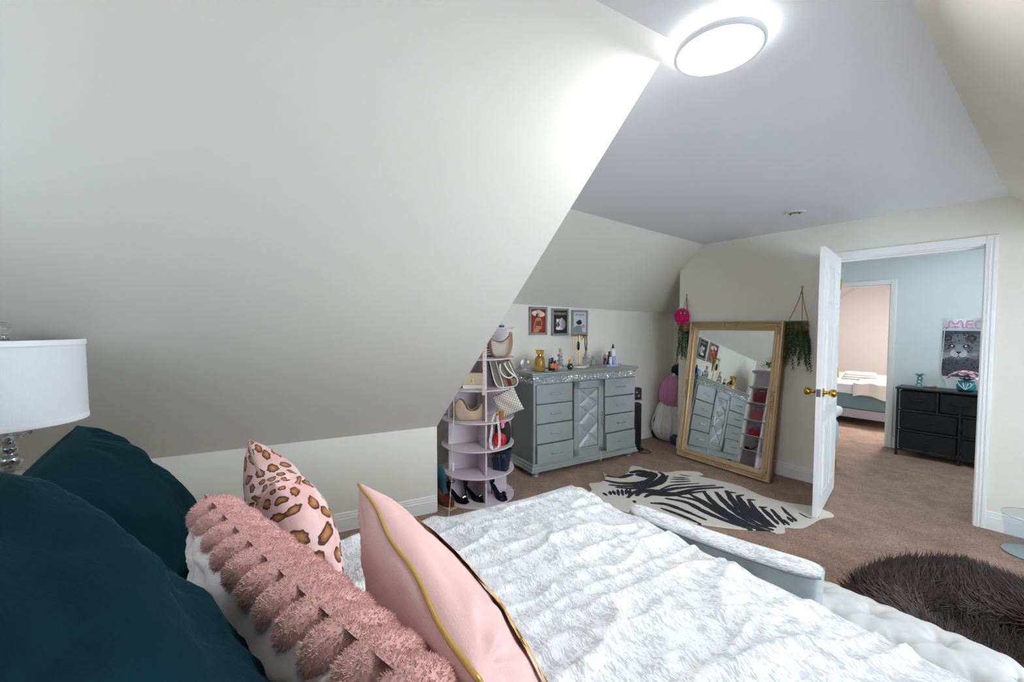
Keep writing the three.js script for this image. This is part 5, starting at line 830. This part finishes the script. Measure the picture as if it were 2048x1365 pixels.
// pink fluffy toy sitting in the planter
{
  const t = thing('plush_toy', 'bright pink fluffy round toy with two eyes sitting in planter', 'toy', [-2.435, 1.44, ZB + 0.075], rad(40));
  const m = M('#e01f78', 0.9), body = merge([blob(0.14, 0.15, 0.12, 0.9, 0.9, null, 28), sph(0.02, -0.03, 0.004, 0.03), sph(0.02, 0.03, 0.004, 0.03)]);
  add('toy_body', body, m, t); hairs('fluff', body, 5000, 0.013, 0.0012, M('#ee2a88', 0.9), t, null, 3, 0.8);
  add('tuft', [-1, 0, 1].map((i) => { const c = new THREE.ConeGeometry(0.006, 0.03, 6); c.rotateZ(-i * 0.5); return c.translate(i * 0.012, 0.16, 0); }), M('#4fb3a6', 0.8), t);
  for (const s of [-1, 1]) { const e = add('eye', sph(0.013, s * 0.02, 0.11, 0.055, 14), mWhite, t); add('pupil', sph(0.006, s * 0.02, 0.11, 0.067, 10), mBlack, e); add('eye_rim', new THREE.TorusGeometry(0.014, 0.003, 8, 18).translate(s * 0.02, 0.11, 0.057), M('#3c2140', 0.5), e); }
}
// ---------- laundry in the alcove ----------
{
  const fold = (a, f) => (p) => { const ang = Math.atan2(p[2], p[0]); const rg = (q, e) => 1 - Math.abs(2 * fbm(Math.cos(ang) * q + 9, Math.sin(ang) * q + p[1] * e + 5, 7, 3) - 1) * 2.2; const k = a * (1.1 * rg(f * 0.5, 2) + 0.55 * rg(f * 1.1, 4) - 0.9); const r = Math.hypot(p[0], p[2]) || 1; return [p[0] * (1 + k / r * 0.9), p[1] + 0.25 * k, p[2] * (1 + k / r * 0.9)]; };
  const s = thing('laundry_bag', 'white cloth laundry bag slumped on the floor in the alcove', 'laundry bag', [-2.745, 0, -4.52], 0.15);
  add('sack', blob(0.4, 0.55, 0.36, 0.75, 0.85, (p) => { const q = fold(0.04, 7)(p); const t = smooth(0.1, 0.55, q[1]); return [q[0] * (1 - 0.45 * t), q[1], q[2] * (1 - 0.35 * t)]; }, 80), M('#d3d2d0', 0.85), s);
  const p = thing('pink_fabric', 'crumpled pink fabric heaped on top of the white laundry bag', 'clothes', [-2.725, 0.4, -4.54], 0.3);
  add('cloth', blob(0.33, 0.42, 0.3, 0.75, 0.9, (q) => { const r = fold(0.03, 5)(q); const t = smooth(0.15, 0.42, r[1]); return [r[0] * (1 - 0.3 * t) + 0.02, r[1] + 0.02 * Math.sin(r[0] * 25), r[2] * (1 - 0.2 * t)]; }, 72), M('#c07fa0', 0.85), p);
  const c = thing('knit_hat', 'black knit hat with dotted lining on top of pink fabric', 'hat', [-2.64, 0.8, -4.56], 0.4);
  add('crown', blob(0.2, 0.15, 0.17, 0.9, 0.9, (q) => [q[0] + 0.1 * q[1], q[1], q[2]], 32), M('#11131b', 0.8), c); add('lining', blob(0.09, 0.17, 0.05, 0.9, 0.9, null, 20).translate(0.065, -0.04, 0.06), M('#9b9084', 0.7), c); add('pompom', sph(0.022, -0.055, 0.02, 0.075, 12), M('#cfcbc6', 0.8), c);
  const k = thing('black_garment', 'black garment tucked behind the laundry bag', 'clothes', [-2.9, 0, -4.52], 0.2); add('cloth', blob(0.16, 0.36, 0.2, 0.8, 0.9, (q) => { const r = fold(0.012, 4)(q); return [r[0] + 0.12 * r[1], r[1], r[2]]; }, 40), M('#101116', 0.8), k);
  const nv = thing('navy_cloth', 'navy cloth peeking out under the laundry bag', 'clothes', [-2.58, 0, -4.42], 0); add('cloth', blob(0.14, 0.12, 0.14, 0.8, 0.9, fold(0.008, 4), 32), M('#2d3150', 0.8), nv);
}
// ---------- tower fan ----------
{
  const f = thing('tower_fan', 'slim black tower fan standing beside the dresser', 'fan', [-2.775, 0, -3.9], rad(60));
  add('fan_base', lathe([[0, 0], [0.09, 0], [0.092, 0.008], [0.085, 0.014], [0.04, 0.024], [0, 0.026]], 36), mBlack, f); add('fan_body', rbox(0.1, 0.5, 0.09, 0, 0.285, 0, 0.02, 3), mBlack, f);
  add('control_band', rbox(0.103, 0.012, 0.093, 0, 0.575, 0, 0.005), M('#5a5d60', 0.4), f); add('fan_top', rbox(0.1, 0.13, 0.09, 0, 0.645, 0, 0.02, 3), M('#17181b', 0.3), f);
  for (const [x, y] of [[-0.015, 0.66], [0.008, 0.62]]) { const g = cyl(0.008, 0.008, 0.006, 0, 0, 0, 14); g.rotateX(Math.PI / 2); add('control_knob', g.translate(x, y, 0.046), M('#c2c6c8', 0.3), f); }
  for (let i = 0; i < 9; i++) add('grille_slat', rbox(0.004, 0.46, 0.006, -0.032 + i * 0.008, 0.285, 0.046, 0.002), M('#1d1e21', 0.4), f);
  const c = thing('fan_cable', 'black cable coiled on carpet at the tower fan foot', 'cord', [-2.66, 0, -3.83]); add('cord', tube([[-0.08, 0.004, -0.03], [0.0, 0.004, 0.01], [0.06, 0.004, -0.03], [0.07, 0.004, -0.09], [0.0, 0.004, -0.13], [-0.07, 0.004, -0.11]], 0.004, 50, 6), mBlack, c);
}
// ---------- zebra rug ----------
{
  const out = [-2.508, -3.01, -2.45, -2.985, -2.341, -3.03, -2.36, -3.2, -2.443, -3.364, -2.38, -3.42, -2.317, -3.415, -2.145, -3.485, -2.079, -3.636, -1.964, -3.74, -1.9, -3.72, -1.905, -3.645, -1.763, -3.678, -1.557, -3.703, -1.364, -3.637, -1.196, -3.652, -1.051, -3.726, -0.933, -3.72, -0.89, -3.66, -0.936, -3.543, -0.967, -3.288, -1.044, -3.199, -1.02, -3.12, -1.045, -3.06, -1.1, -3.05, -1.246, -2.901, -1.536, -2.698, -1.757, -2.598, -1.898, -2.5, -2.079, -2.5, -2.24, -2.52, -2.3, -2.62, -2.4, -2.7, -2.36, -2.8, -2.4, -2.92];
  const pts = []; for (let i = 0; i < out.length; i += 2) pts.push(new THREE.Vector3(out[i], 0, out[i + 1]));
  const curve = new THREE.CatmullRomCurve3(pts, true, 'catmullrom', 0.5), s = new THREE.Shape(curve.getPoints(220).map((q) => new THREE.Vector2(q.x, -q.z)));
  const g = new THREE.ExtrudeGeometry(s, { depth: 0.005, bevelEnabled: true, bevelThickness: 0.0015, bevelSize: 0.002, bevelSegments: 1 }); g.rotateX(-Math.PI / 2); g.translate(0, 0.0035, 0);
  const X0 = -2.6, X1 = -0.8, Z0 = -3.85, Z1 = -2.4, p = g.attributes.position, u = g.attributes.uv; for (let i = 0; i < p.count; i++) u.setXY(i, (p.getX(i) - X0) / (X1 - X0), (p.getZ(i) - Z0) / (Z1 - Z0));
  const stripes = [[55,-2.42,-2.97,-2.33,-3.06,-2.3,-3.18],
[57,-2.34,-3.22,-2.3,-3.32,-2.22,-3.33,-2.18,-3.23],
[75,-2.26,-3.23,-2.2,-3.27],
[44,-2.36,-2.87,-2.27,-2.9,-2.17,-3.0,-2.12,-3.13,-2.14,-3.28,-2.18,-3.37,-2.23,-3.38],
[40,-2.27,-2.82,-2.18,-2.89,-2.09,-3.03,-2.06,-3.17,-2.08,-3.31,-2.12,-3.41,-2.18,-3.44],
[33,-2.2,-2.82,-2.1,-2.91,-2.03,-3.06,-2.02,-3.24,-2.08,-3.42],
[20,-2.01,-3.37,-1.91,-3.49],
[18,-2.03,-3.42,-1.94,-3.52],
[15,-2.03,-3.53,-1.95,-3.58],
[20,-1.98,-3.3,-1.88,-3.46],
[22,-1.94,-3.09,-1.93,-3.24,-1.88,-3.35,-1.81,-3.47],
[35,-2.01,-2.73,-2.04,-2.85,-2.02,-2.96,-1.92,-3.07,-1.87,-3.22,-1.77,-3.42,-1.7,-3.54],
[44,-1.99,-2.82,-2.01,-2.9,-1.93,-3.01,-1.82,-3.1,-1.76,-3.33,-1.64,-3.55],
[35,-1.93,-2.85,-1.93,-2.93,-1.83,-3.03,-1.76,-3.19,-1.69,-3.35],
[40,-1.81,-2.96,-1.67,-3.02,-1.51,-2.98,-1.33,-2.96,-1.18,-2.97],
[40,-1.78,-3.08,-1.63,-3.12,-1.46,-3.06,-1.28,-3.0,-1.14,-3.01],
[44,-1.73,-3.19,-1.57,-3.13,-1.42,-3.08,-1.25,-3.03,-1.12,-3.03],
[44,-1.68,-3.32,-1.53,-3.18,-1.37,-3.08,-1.2,-3.03,-1.09,-3.04],
[44,-1.62,-3.4,-1.48,-3.26,-1.32,-3.14,-1.18,-3.08,-1.09,-3.08],
[44,-1.58,-3.5,-1.44,-3.32,-1.29,-3.19,-1.13,-3.11],
[44,-1.48,-3.47,-1.38,-3.34,-1.24,-3.2,-1.11,-3.13],
[35,-1.39,-3.46,-1.29,-3.32,-1.18,-3.21,-1.09,-3.14],
[29,-1.28,-3.4,-1.19,-3.31,-1.1,-3.21],
[26,-1.21,-3.42,-1.13,-3.32,-1.06,-3.23],
[20,-1.18,-3.53,-1.11,-3.44,-1.04,-3.38],
[13,-1.06,-3.52,-1.01,-3.49,-0.98,-3.49],
[13,-0.98,-3.55,-0.95,-3.55],
[26,-1.58,-3.47,-1.52,-3.52],
[22,-1.48,-3.46,-1.46,-3.53],
[20,-1.4,-3.46,-1.36,-3.5],
[20,-1.28,-3.38,-1.25,-3.43],
[35,-1.83,-2.79,-1.75,-2.86,-1.6,-2.87,-1.44,-2.86],
[31,-1.73,-2.77,-1.59,-2.78,-1.43,-2.77],
[20,-2.19,-2.64,-2.14,-2.62],
[20,-2.18,-2.71,-2.13,-2.66],
[20,-2.17,-2.74,-2.11,-2.69],
[20,-2.16,-2.79,-2.08,-2.7],
[20,-2.14,-2.82,-2.06,-2.73],
[20,-2.12,-2.86,-2.06,-2.77],
[20,-2.1,-2.88,-2.03,-2.77],
[20,-1.94,-2.72,-1.92,-2.69],
[20,-1.09,-3.38,-1.04,-3.32],
[20,-1.06,-3.4,-1.03,-3.35],
[20,-1.13,-3.26,-1.09,-3.2],
[20,-1.09,-3.31,-1.04,-3.25]];
  const tex = canvasTex(1440, 1160, (c, W, H) => {
    c.fillStyle = '#d9d2c8'; c.fillRect(0, 0, W, H); c.strokeStyle = '#20212a'; c.lineCap = 'round'; c.lineJoin = 'round'; const S = W / (X1 - X0);
    for (const [w, ...q] of stripes) {
      const cv = []; for (let i = 0; i < q.length; i += 2) cv.push(V(q[i], 0, q[i + 1])); const k = new THREE.CatmullRomCurve3(cv), n = Math.max(12, cv.length * 10);
      for (let i = 0; i < n; i++) { const a = k.getPoint(i / n), b = k.getPoint((i + 1) / n), t = i / n; c.lineWidth = Math.max(2, w / 740 * S * (0.55 + 0.45 * Math.sin(Math.PI * clamp(t * 1.1))) * (0.85 + 0.3 * hash(i, w | 0))); c.beginPath(); c.moveTo((a.x - X0) * S, H - 0 - (Z1 - a.z) * H / (Z1 - Z0)); c.lineTo((b.x - X0) * S, H - (Z1 - b.z) * H / (Z1 - Z0)); c.stroke(); }
    }
  });
  tex.flipY = false;
  tag(add('zebra_rug', g, M('#ffffff', 0.85, { map: tex })), 'black and white zebra hide rug lying on brown carpet', 'rug');
}
// ---------- dog bed ----------
{
  const d = thing('pet_bed', 'shaggy dark brown donut pet bed on the carpet', 'pet bed', [-0.03, 0, -2.55]);
  const R0 = 0.37, r = 0.145, rim = gridGeo(72, 28, (u, v) => { const a = u * 6.28318, b = v * 6.28318, k = 1 + 0.05 * Math.sin(a * 3 + 1) + 0.03 * Math.sin(a * 5); return [(R0 * 1.0 + r * k * Math.cos(b)) * Math.cos(a), r * 0.75 + r * 0.75 * k * Math.sin(b), (R0 * 1.08 + r * k * Math.cos(b)) * Math.sin(a)]; }, true);
  const m = M('#2e2623', 0.95); add('rim', rim, m, d); const inner = lathe([[0.38, 0.05], [0.25, 0.07], [0, 0.075]], 40); add('inner_cushion', inner, m, d);
  const up = rim.toNonIndexed(); const P = up.attributes.position, keep = []; for (let i = 0; i < P.count; i += 3) if (P.getY(i) > 0.03) for (let k = 0; k < 3; k++) keep.push(P.getX(i + k), P.getY(i + k), P.getZ(i + k));
  const ug = new THREE.BufferGeometry(); ug.setAttribute('position', new THREE.Float32BufferAttribute(keep, 3)); ug.computeVertexNormals();
  hairs('rim_fur', ug, 15000, 0.06, 0.0042, M('#4a3e39', 0.85), d, (p) => V(0.9 * Math.sin(p.x * 9 + p.z * 4), -0.15, 0.9 * Math.cos(p.z * 8 + p.x * 5)), 8, 0.9);
  hairs('cushion_fur', inner, 3000, 0.05, 0.0042, M('#463b36', 0.85), d, null, 9, 1.2);
}
// ---------- clear waste bin and its lid ----------
{
  const m = PM('#f4f8f9', 0.05, { transmission: 1, thickness: 0, ior: 1.2 });
  const b = thing('waste_bin', 'clear plastic waste bin against the wall right of the doorway', 'bin', [0.025, 0, -4.14]); add('bin_wall', lathe([[0, 0.002], [0.122, 0.002], [0.127, 0.008], [0.1515, 0.205]], 56), m, b); add('bin_rim', new THREE.TorusGeometry(0.1515, 0.0025, 6, 56).rotateX(Math.PI / 2).translate(0, 0.206, 0), M('#aab6bb', 0.3), b);
  const l = thing('clear_plate', 'flat clear plastic disc lying on carpet in front of bin', 'plate', [0.012, 0, -3.975 + 0.0]); l.position.z = -3.83; add('disc', lathe([[0, 0.006], [0.115, 0.006], [0.12, 0.01], [0.125, 0.006], [0.125, 0.002], [0, 0.002]], 48), PM('#cfdbe0', 0.1, { transmission: 0.6, thickness: 0 }), l); add('disc_rim', new THREE.TorusGeometry(0.123, 0.0028, 6, 56).rotateX(Math.PI / 2).translate(0, 0.008, 0), M('#8c999f', 0.3), l);
  l.position.set(0.01, 0, -4.02);
}
// ---------- things in the hallway ----------
{
  const d = thing('fabric_dresser', 'black fabric drawer chest on thin metal legs in the hallway', 'dresser', [-0.47, 0, -6.13 - 0.06]);
  const W = 0.94, H = 0.745, D = 0.28, mf = M('#0e1013', 0.5), mb = M('#14171c', 0.85, { bumpMap: velvetBump, bumpScale: 0.0006 });
  d.position.z = -6.135 - 0.0;
  add('top', rbox(W + 0.02, 0.02, D + 0.02, 0, H - 0.01, 0, 0.004), M('#1a1d20', 0.35), d);
  for (const x of [-W / 2 + 0.01, W / 2 - 0.01]) for (const z of [-D / 2 + 0.01, D / 2 - 0.01]) add('leg', box(0.02, H - 0.02, 0.02, x, (H - 0.02) / 2, z), mf, d);
  for (const y of [0.065, 0.285, 0.5]) add('rail', [box(W, 0.018, 0.018, 0, y, D / 2 - 0.01), box(W, 0.018, 0.018, 0, y, -D / 2 + 0.01)], mf, d);
  add('post', box(0.018, H - 0.07, 0.018, 0.0, H / 2 + 0.02 - 0.12, D / 2 - 0.008), mf, d); for (const x of [-0.16, 0.16]) add('post', box(0.016, 0.21, 0.016, x, 0.61, D / 2 - 0.008), mf, d);
  const dr = (x0, x1, y0, y1) => { const w = x1 - x0 - 0.012, h = y1 - y0 - 0.012, m = add('drawer', rbox(w, h, D - 0.02, (x0 + x1) / 2, (y0 + y1) / 2, 0.006, 0.008), mb, d); add('handle', tube([[(x0 + x1) / 2 - 0.06, (y0 + y1) / 2 + 0.012, D / 2 - 0.004], [(x0 + x1) / 2, (y0 + y1) / 2 - 0.002, D / 2 + 0.014], [(x0 + x1) / 2 + 0.06, (y0 + y1) / 2 + 0.012, D / 2 - 0.004]], 0.005, 20, 6), mBlack, m); };
  for (const [a, b] of [[-0.45, -0.16], [-0.15, 0.15], [0.16, 0.45]]) dr(a, b, 0.51, 0.715); for (const [y0, y1] of [[0.295, 0.49], [0.075, 0.275]]) for (const [a, b] of [[-0.45, -0.01], [0.01, 0.45]]) dr(a, b, y0, y1);
  const o = thing('glass_ornament', 'stacked glass ring ornament with spiky top on hallway drawer chest', 'ornament', [-0.79, 0.7455, -6.17], 0.5);
  const mg = PM('#a8d0cf', 0.06, { transmission: 0.6, thickness: 0.004, ior: 1.4 }); add('glass_rings', [0.022, 0.06, 0.095].map((y, i) => new THREE.TorusGeometry(0.02 - i * 0.001, 0.006, 10, 24).translate((i - 1) * 0.003, y, 0)), M('#6f8f92', 0.12, { metalness: 0.4 }), o); add('foot', cyl(0.024, 0.028, 0.006, 0, 0.003, 0), mg, o);
  add('spikes', Array.from({ length: 9 }, (_, i) => { const c = new THREE.ConeGeometry(0.007, 0.05, 6); c.rotateX(1.25); c.translate(0, 0, 0.028); c.rotateY(i / 9 * 6.283); return c.translate(0, 0.128 + (i % 2) * 0.012, 0); }), M('#6f8f92', 0.15, { metalness: 0.4 }), o);
  const s = thing('stone', 'small beige stone lying beside the glass ornament', 'stone', [-0.7, 0.7455, -6.19]); add('stone_body', blob(0.08, 0.032, 0.05, 0.9, 0.9, (p) => [p[0], p[1] * (1 + 0.3 * Math.sin(p[0] * 50)), p[2]], 20), M('#b9ab97', 0.85), s);
  const v = thing('flower_vase', 'glass vase of pale pink flowers on hallway drawer chest', 'vase', [-0.45, 0.7455, -6.15]);
  add('vase_body', lathe([[0, 0], [0.05, 0], [0.066, 0.02], [0.07, 0.055], [0.055, 0.085], [0.06, 0.1], [0.056, 0.1], [0.05, 0.085], [0, 0.08]], 28), M('#2f7f92', 0.15), v);
  for (let i = 0; i < 4; i++) add('vase_ribbon', tube([[0.0, 0.02, 0.067], [(i - 1.5) * 0.02, 0.05, 0.07], [(i - 1.5) * 0.035, 0.085, 0.062]], 0.004, 12, 6), M('#cfe4ea', 0.3), v);
  const R = rng(15), pet = [M('#e3b9cd', 0.7), M('#d8a6c0', 0.7), M('#efd0dc', 0.7)];
  for (let i = 0; i < 34; i++) { const a = R() * 6.28, e = R() * 1.25, r = 0.105 + R() * 0.03, g = []; for (let k = 0; k < 5; k++) { const q = new THREE.SphereGeometry(1, 6, 4); q.scale(0.011, 0.004, 0.017); q.translate(0, 0, 0.014); q.rotateX(-0.35); q.rotateY(k * 1.257 + R()); g.push(q); } const f = merge(g); f.rotateX(e * 0.8); f.rotateY(a); f.translate(r * 1.15 * Math.sin(e) * Math.sin(a), 0.1 + r * 0.75 * Math.cos(e), r * 0.9 * Math.sin(e) * Math.cos(a)); add('flower', f, pet[i % 3], v); }
  add('leaves', Array.from({ length: 10 }, (_, i) => { const q = new THREE.SphereGeometry(1, 6, 4); q.scale(0.014, 0.003, 0.03); q.translate(0, 0, 0.04); q.rotateX(-0.5); q.rotateY(i * 0.7); return q.translate(0, 0.1, 0); }), M('#2c5a3c', 0.6), v);
}
// poster of big cats
{
  const tex = canvasTex(1024, 560, (c, W, H) => {
    const id = c.createImageData(W, H); for (let j = 0; j < H; j++) for (let i = 0; i < W; i++) { const k = 70 + 95 * fbm(i / 150, j / 34, 7, 4) + 45 * (j / H) - 18; const o = (j * W + i) * 4; id.data[o] = k * 0.9; id.data[o + 1] = k * 0.96; id.data[o + 2] = k * 1.06; id.data[o + 3] = 255; } c.putImageData(id, 0, 0);
    c.fillStyle = '#39434f'; c.fillRect(0, 0, W, 40);
    const cat = (ox, oy, s, flip) => {
      c.save(); c.translate(ox, oy); c.scale(flip * s, s);
      c.fillStyle = '#4c4f58'; c.beginPath(); c.ellipse(30, 230, 190, 150, 0, 0, 7); c.fill();
      c.fillStyle = '#6a6e78'; c.beginPath(); c.ellipse(0, 0, 120, 130, 0, 0, 7); c.fill(); c.fillStyle = '#2c2e35'; for (const x of [-95, 95]) { c.beginPath(); c.arc(x, -100, 38, 0, 7); c.fill(); } c.fillStyle = '#565a63'; for (const x of [-92, 92]) { c.beginPath(); c.arc(x, -92, 20, 0, 7); c.fill(); }
      c.fillStyle = '#b6bcc4'; c.beginPath(); c.ellipse(0, 62, 66, 50, 0, 0, 7); c.fill(); c.fillStyle = '#8b9099'; c.beginPath(); c.moveTo(-30, -30); c.lineTo(30, -30); c.lineTo(40, 40); c.lineTo(-40, 40); c.fill(); c.fillStyle = '#1b1c22'; c.beginPath(); c.moveTo(-28, 44); c.lineTo(28, 44); c.lineTo(0, 72); c.fill(); c.fillRect(-2, 70, 4, 24);
      c.strokeStyle = '#1b1c22'; c.lineWidth = 6; c.beginPath(); c.arc(-28, 84, 28, 0.2, 2); c.stroke(); c.beginPath(); c.arc(28, 84, 28, 1.1, 2.9); c.stroke();
      for (const x of [-54, 54]) { c.fillStyle = '#15161b'; c.beginPath(); c.ellipse(x, -14, 28, 16, x < 0 ? 0.35 : -0.35, 0, 7); c.fill(); c.fillStyle = '#d5dbe0'; c.beginPath(); c.arc(x, -14, 9, 0, 7); c.fill(); }
      c.fillStyle = '#202229'; for (let i = 0; i < 150; i++) { const a = 6.283 * hash(i, 21), r = 30 + 190 * Math.sqrt(hash(i, 22)), x = r * 0.62 * Math.cos(a), y = r * Math.sin(a) * 0.62 + (i > 70 ? 230 : -50); if (Math.hypot(x, y - 50) < 78) continue; c.beginPath(); c.ellipse(x * (i > 70 ? 1.4 : 0.9), y, 9, 6, a, 0, 7); c.fill(); }
      c.strokeStyle = '#cfd5da'; c.lineWidth = 3; for (let k = 0; k < 4; k++) { c.beginPath(); c.moveTo(40, 70 + k * 6); c.lineTo(140, 60 + k * 20); c.stroke(); c.beginPath(); c.moveTo(-40, 70 + k * 6); c.lineTo(-140, 60 + k * 20); c.stroke(); }
      c.restore();
    };
    cat(150, 200, 1.15, 1); cat(720, 240, 1.2, -1);
  });
  const p = thing('leopard_poster', 'black and white poster of big cats on the hallway wall', 'poster', [-0.235, 0.872, ZH + 0.003]);
  add('print', rbox(0.82, 0.485, 0.003, 0, 0.2425, 0, 0.001), M('#2f343b', 0.5), p); const pl = new THREE.PlaneGeometry(0.816, 0.481); pl.translate(0, 0.2425, 0.0022); add('print_face', pl, M('#ffffff', 0.45, { map: tex }), p);
}
// MEOW tube sign
{
  const s = thing('neon_sign', 'pink tube lettering sign reading MEOW above the hallway poster', 'sign', [-0.62, 1.372, ZH + 0.004]), m = M('#e58ec4', 0.35);
  add('backboard', rbox(0.42, 0.115, 0.006, 0.185, 0.055, 0, 0.002), PM('#eef3f5', 0.1, { transmission: 0.7, thickness: 0 }), s);
  const T = (pts, closed = false) => add('letter_tube', tube(pts.map((q) => [q[0], q[1], 0.012]), 0.0052, 50, 8, closed), m, s);
  T([[-0.005, 0.022], [0.012, 0.02], [0.018, 0.055], [0.03, 0.088], [0.042, 0.082], [0.052, 0.06], [0.075, 0.058], [0.088, 0.08], [0.103, 0.09], [0.115, 0.06], [0.118, 0.02], [0.14, 0.022]]); T([[0.045, 0.028], [0.055, 0.022], [0.066, 0.03], [0.078, 0.022], [0.09, 0.03]]);
  T([[0.19, 0.088], [0.152, 0.088], [0.147, 0.08], [0.147, 0.026], [0.152, 0.018], [0.19, 0.018]]); T([[0.148, 0.054], [0.183, 0.054]]);
  T([[0.205, 0.054], [0.215, 0.083], [0.238, 0.091], [0.261, 0.083], [0.271, 0.054], [0.261, 0.023], [0.238, 0.015], [0.215, 0.023]], true);
  T([[0.29, 0.09], [0.303, 0.02], [0.327, 0.07], [0.351, 0.02], [0.364, 0.09]]);
  const c = thing('sign_cable', 'thin white cable running down the hallway wall to the chest', 'cord', [-0.62, 0.746, ZH + 0.008]); add('cord', tube([[-0.01, 0.64, 0], [-0.018, 0.4, 0], [-0.02, 0.13, 0], [0.01, 0.06, 0.004], [0.02, 0.002, 0.02]], 0.003, 50, 6), M('#dfe5e6', 0.5), c);
}
// white fuzzy pouf half hidden behind the door
{
  const p = thing('pouf', 'white fluffy cushion half hidden behind the open door, in hallway', 'pouf', [-1.42, 0.4, -5.2]); p.position.y = 0.44;
  add('pouf_body', blob(0.4, 0.16, 0.36, 0.8, 0.9, (q) => [q[0], q[1] + 0.01 * Math.sin(q[0] * 40), q[2]], 40), M('#dfe6e6', 0.9), p);
  const st = thing('stool', 'pale blue fabric covered stool under the white fluffy cushion', 'stool', [-1.43, 0, -5.2]); add('seat', blob(0.34, 0.3, 0.32, 0.4, 0.7, (q) => { const a = Math.atan2(q[2], q[0]); return [q[0] * (1 + 0.03 * Math.sin(a * 12)), q[1] + 0.14, q[2] * (1 + 0.03 * Math.sin(a * 12))]; }, 56), M('#b7cfdd', 0.85), st); for (const [x, z] of [[-0.1, -0.1], [0.1, -0.1], [-0.1, 0.1], [0.1, 0.1]]) add('leg', cyl(0.015, 0.012, 0.16, x, 0.08, z), mBlack, st);
}
// ---------- bed across the hall ----------
{
  const b = thing('guest_bed', 'bed with grey blue side seen through the far doorway', 'bed', [-2.1, 0, -8.0]);
  add('bed_frame', rbox(2.0, 0.12, 1.5, 0, 0.17, 0, 0.01), M('#a9a7b4', 0.6), b); add('mattress_base', rbox(1.98, 0.26, 1.48, 0, 0.36, 0, 0.03, 3), M('#6f8790', 0.85), b);
  add('bed_sheet', gridGeo(60, 40, (u, v) => { const x = mix(-1.0, 1.0, u), s = v; const z = s < 0.3 ? 0.755 : mix(0.74, -0.74, (s - 0.3) / 0.7), y = s < 0.3 ? mix(0.44, 0.585, s / 0.3) + 0.012 * Math.sin(x * 5) * (1 - s / 0.3) : 0.6 + 0.012 * fbm(x * 4, z * 4, 5, 3); return [x, y, z, x, z]; }), M('#d9dde3', 0.85), b);
  for (const [x, z] of [[-0.95, -0.7], [0.95, -0.7], [-0.95, 0.7], [0.95, 0.7]]) add('leg', cyl(0.03, 0.025, 0.12, x, 0.06, z), mBlack, b);
  const t = thing('folded_towels', 'stack of folded beige towels on the bed across the hall', 'towels', [-1.62, 0.612, -7.75], 0.2); for (let i = 0; i < 3; i++) add('towel', blob(0.42 - i * 0.03, 0.035, 0.26, 0.35, 0.35, (q) => [q[0], q[1] + i * 0.033, q[2] + 0.008 * Math.sin(q[0] * 12)], 36), M(['#cfc6be', '#d8d2cc', '#e2dedb'][i], 0.9), t);
  const bl = thing('cream_blanket', 'cream fleece blanket hanging over the far bed side', 'blanket', [-1.33, 0, -7.24]); add('cloth', gridGeo(30, 30, (u, v) => { const x = (u - 0.5) * 0.5, w = v; const y = w < 0.5 ? mix(0.42 + 0.03 * Math.sin(u * 6), 0.618, w / 0.5) : 0.625 + 0.01 * Math.sin(u * 9 + w * 6), z = w < 0.5 ? 0.022 + 0.012 * Math.sin(u * 14) : mix(0.01, -0.35, (w - 0.5) / 0.5); return [x, y, z, u, v]; }), M('#e6ded6', 0.9), bl);
  const p = thing('guest_pillow', 'white pillow at the head of the bed across the hall', 'pillow', [-2.15, 0.612, -7.7], 0.3); add('pillow_cover', blob(0.5, 0.13, 0.34, 0.5, 0.5, (q) => [q[0], q[1] + 0.01 * Math.sin(q[0] * 14), q[2]], 40), M('#e3e8ef', 0.85), p);
  const h = thing('dark_pouch', 'small dark object lying by the far bed pillow', 'clutter', [-1.86, 0.612, -7.42], 0.2); add('object_body', blob(0.1, 0.05, 0.05, 0.7, 0.7, null, 20), M('#1d2430', 0.5), h);
}
scene.traverse((o) => { if (o.isLight) { o.castShadow = true; } });
renderer.render(scene, camera);
